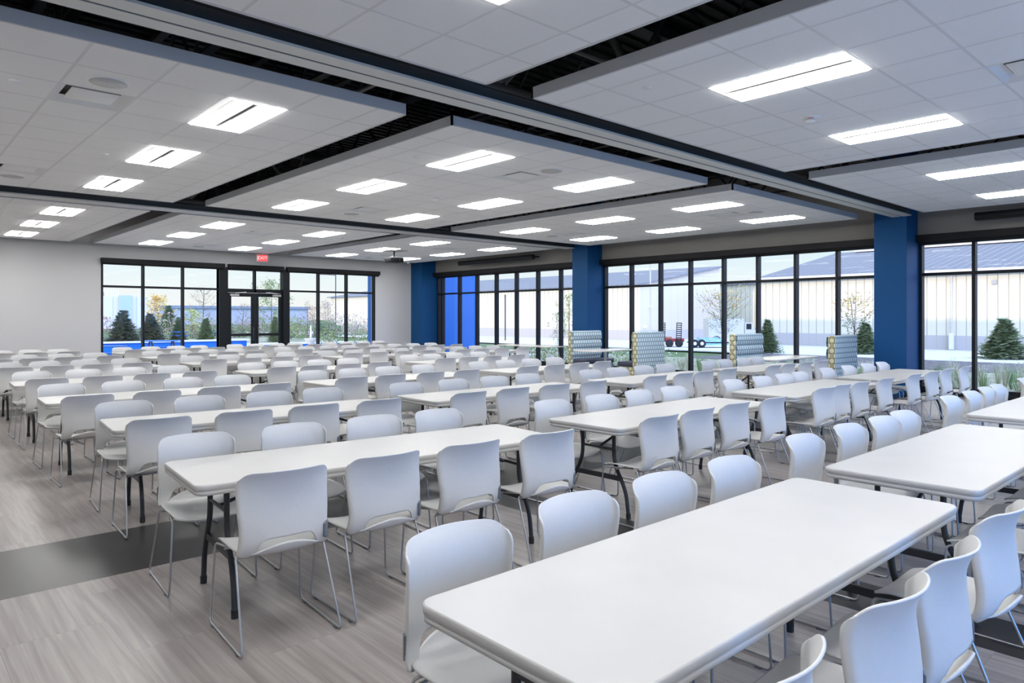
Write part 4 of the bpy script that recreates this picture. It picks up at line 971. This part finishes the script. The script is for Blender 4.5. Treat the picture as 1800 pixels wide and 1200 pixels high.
# trailers and truck on the drive
t = empty('ramp_trailer', (34.4, 24.1, -.13), R(-42)); g = MB(); g.box(-1.0, .75, -.55, .55, .30, .38, red_paint); g.box(-1.0, .75, -.58, -.54, .38, .5, red_paint); g.build('deck', t)
for s in (-.52, .42):
    g = MB()
    for q in (-.14, .14): g.beam((s + q, -.6, .35), (s + q, -.72, 1.40), .03, .04, black_m)
    for k in range(9): g.beam((s - .14, -.6 - .013 * k, .42 + .12 * k), (s + .14, -.6 - .013 * k, .42 + .12 * k), .025, .05, black_m)
    g.build('ramp', t)
for s in (-.1, .45):
    g = MB(); g.lathe([(.1, -.62), (.22, -.62), (.23, -.56), (.22, -.50), (.1, -.50)], (s, 0, .22), tyre, 18, 'y'); g.build('wheel', t)
g = MB(); g.box(-.5, .1, -.3, .4, .38, .58, noisy('timber', (.4, .2, .1), (.5, .3, .16), 4, .7)); g.build('load', t)
tag(t, 'red flatbed trailer with two upright ladder-like ramps', 'trailer')
t = empty('tarp_trailer', (35.1, 22.15, -.13), R(-42)); g = MB(); g.box(-.9, 1.2, -.5, .5, .26, .32, black_m); g.build('deck', t)
for s in (-.75, -.35):
    g = MB(); g.lathe([(.06, -.66), (.22, -.66), (.24, -.6), (.22, -.54), (.06, -.54)], (s, 0, .24), tyre, 18, 'y'); g.lathe([(.0, -.67), (.10, -.67), (.10, -.66)], (s, 0, .24), metal_w, 12, 'y'); g.build('wheel', t)
g = MB(); vs = []; fs = []; nx, ny = 10, 6
for i in range(nx + 1):
    for j in range(ny + 1):
        x_ = -.5 + 1.7 * i / nx; y_ = -.55 + 1.1 * j / ny; edge = min(i, nx - i, j, ny - j); vs.append((x_, y_, .14 if edge == 0 else .50 + .12 * math.sin(i * 1.9) * math.cos(j * 1.3)))
for i in range(nx):
    for j in range(ny): fs.append((i * (ny + 1) + j, (i + 1) * (ny + 1) + j, (i + 1) * (ny + 1) + j + 1, i * (ny + 1) + j + 1))
g.add(vs, fs, tarp, True); g.build('tarpaulin', t); tag(t, 'low trailer with black wheels under a pale blue tarpaulin', 'trailer')
t = empty('box_truck', (40.7, 23.9, -.13), R(-42)); g = MB(); g.box(-1.5, .75, -.6, .6, .45, 1.62, truck_w); g.build('cargo_box', t)
g = MB(); g.prism([(.80, .35), (1.75, .35), (1.75, .8), (1.45, .9), (1.25, 1.38), (.80, 1.38)], -.55, .55, truck_w); g.v = [(a, c_, b_) for (a, b_, c_) in g.v]; cab = g.build('cab', t)
g = MB(); g.box(.9, 1.22, -.56, -.55, .95, 1.30, dark_glass); g.build('side_window', cab)
for s in (-1.0, 1.3): g = MB(); g.lathe([(.08, -.6), (.26, -.6), (.28, -.53), (.26, -.46), (.08, -.46)], (s, 0, .28), tyre, 18, 'y'); g.build('wheel', t)
tag(t, 'white box truck parked behind the sparse tree', 'truck')

# tidy: consistent outward normals on closed one-piece meshes
for me in {o.data for o in COL.objects if o.type == 'MESH'}:
    if len(me.polygons) < 4000 and me.name.split('.')[0] not in ('seat', 'backrest', 'pane', 'lens', 'reflector', 'leaves', 'needles', 'flowers'): fix_normals(me)
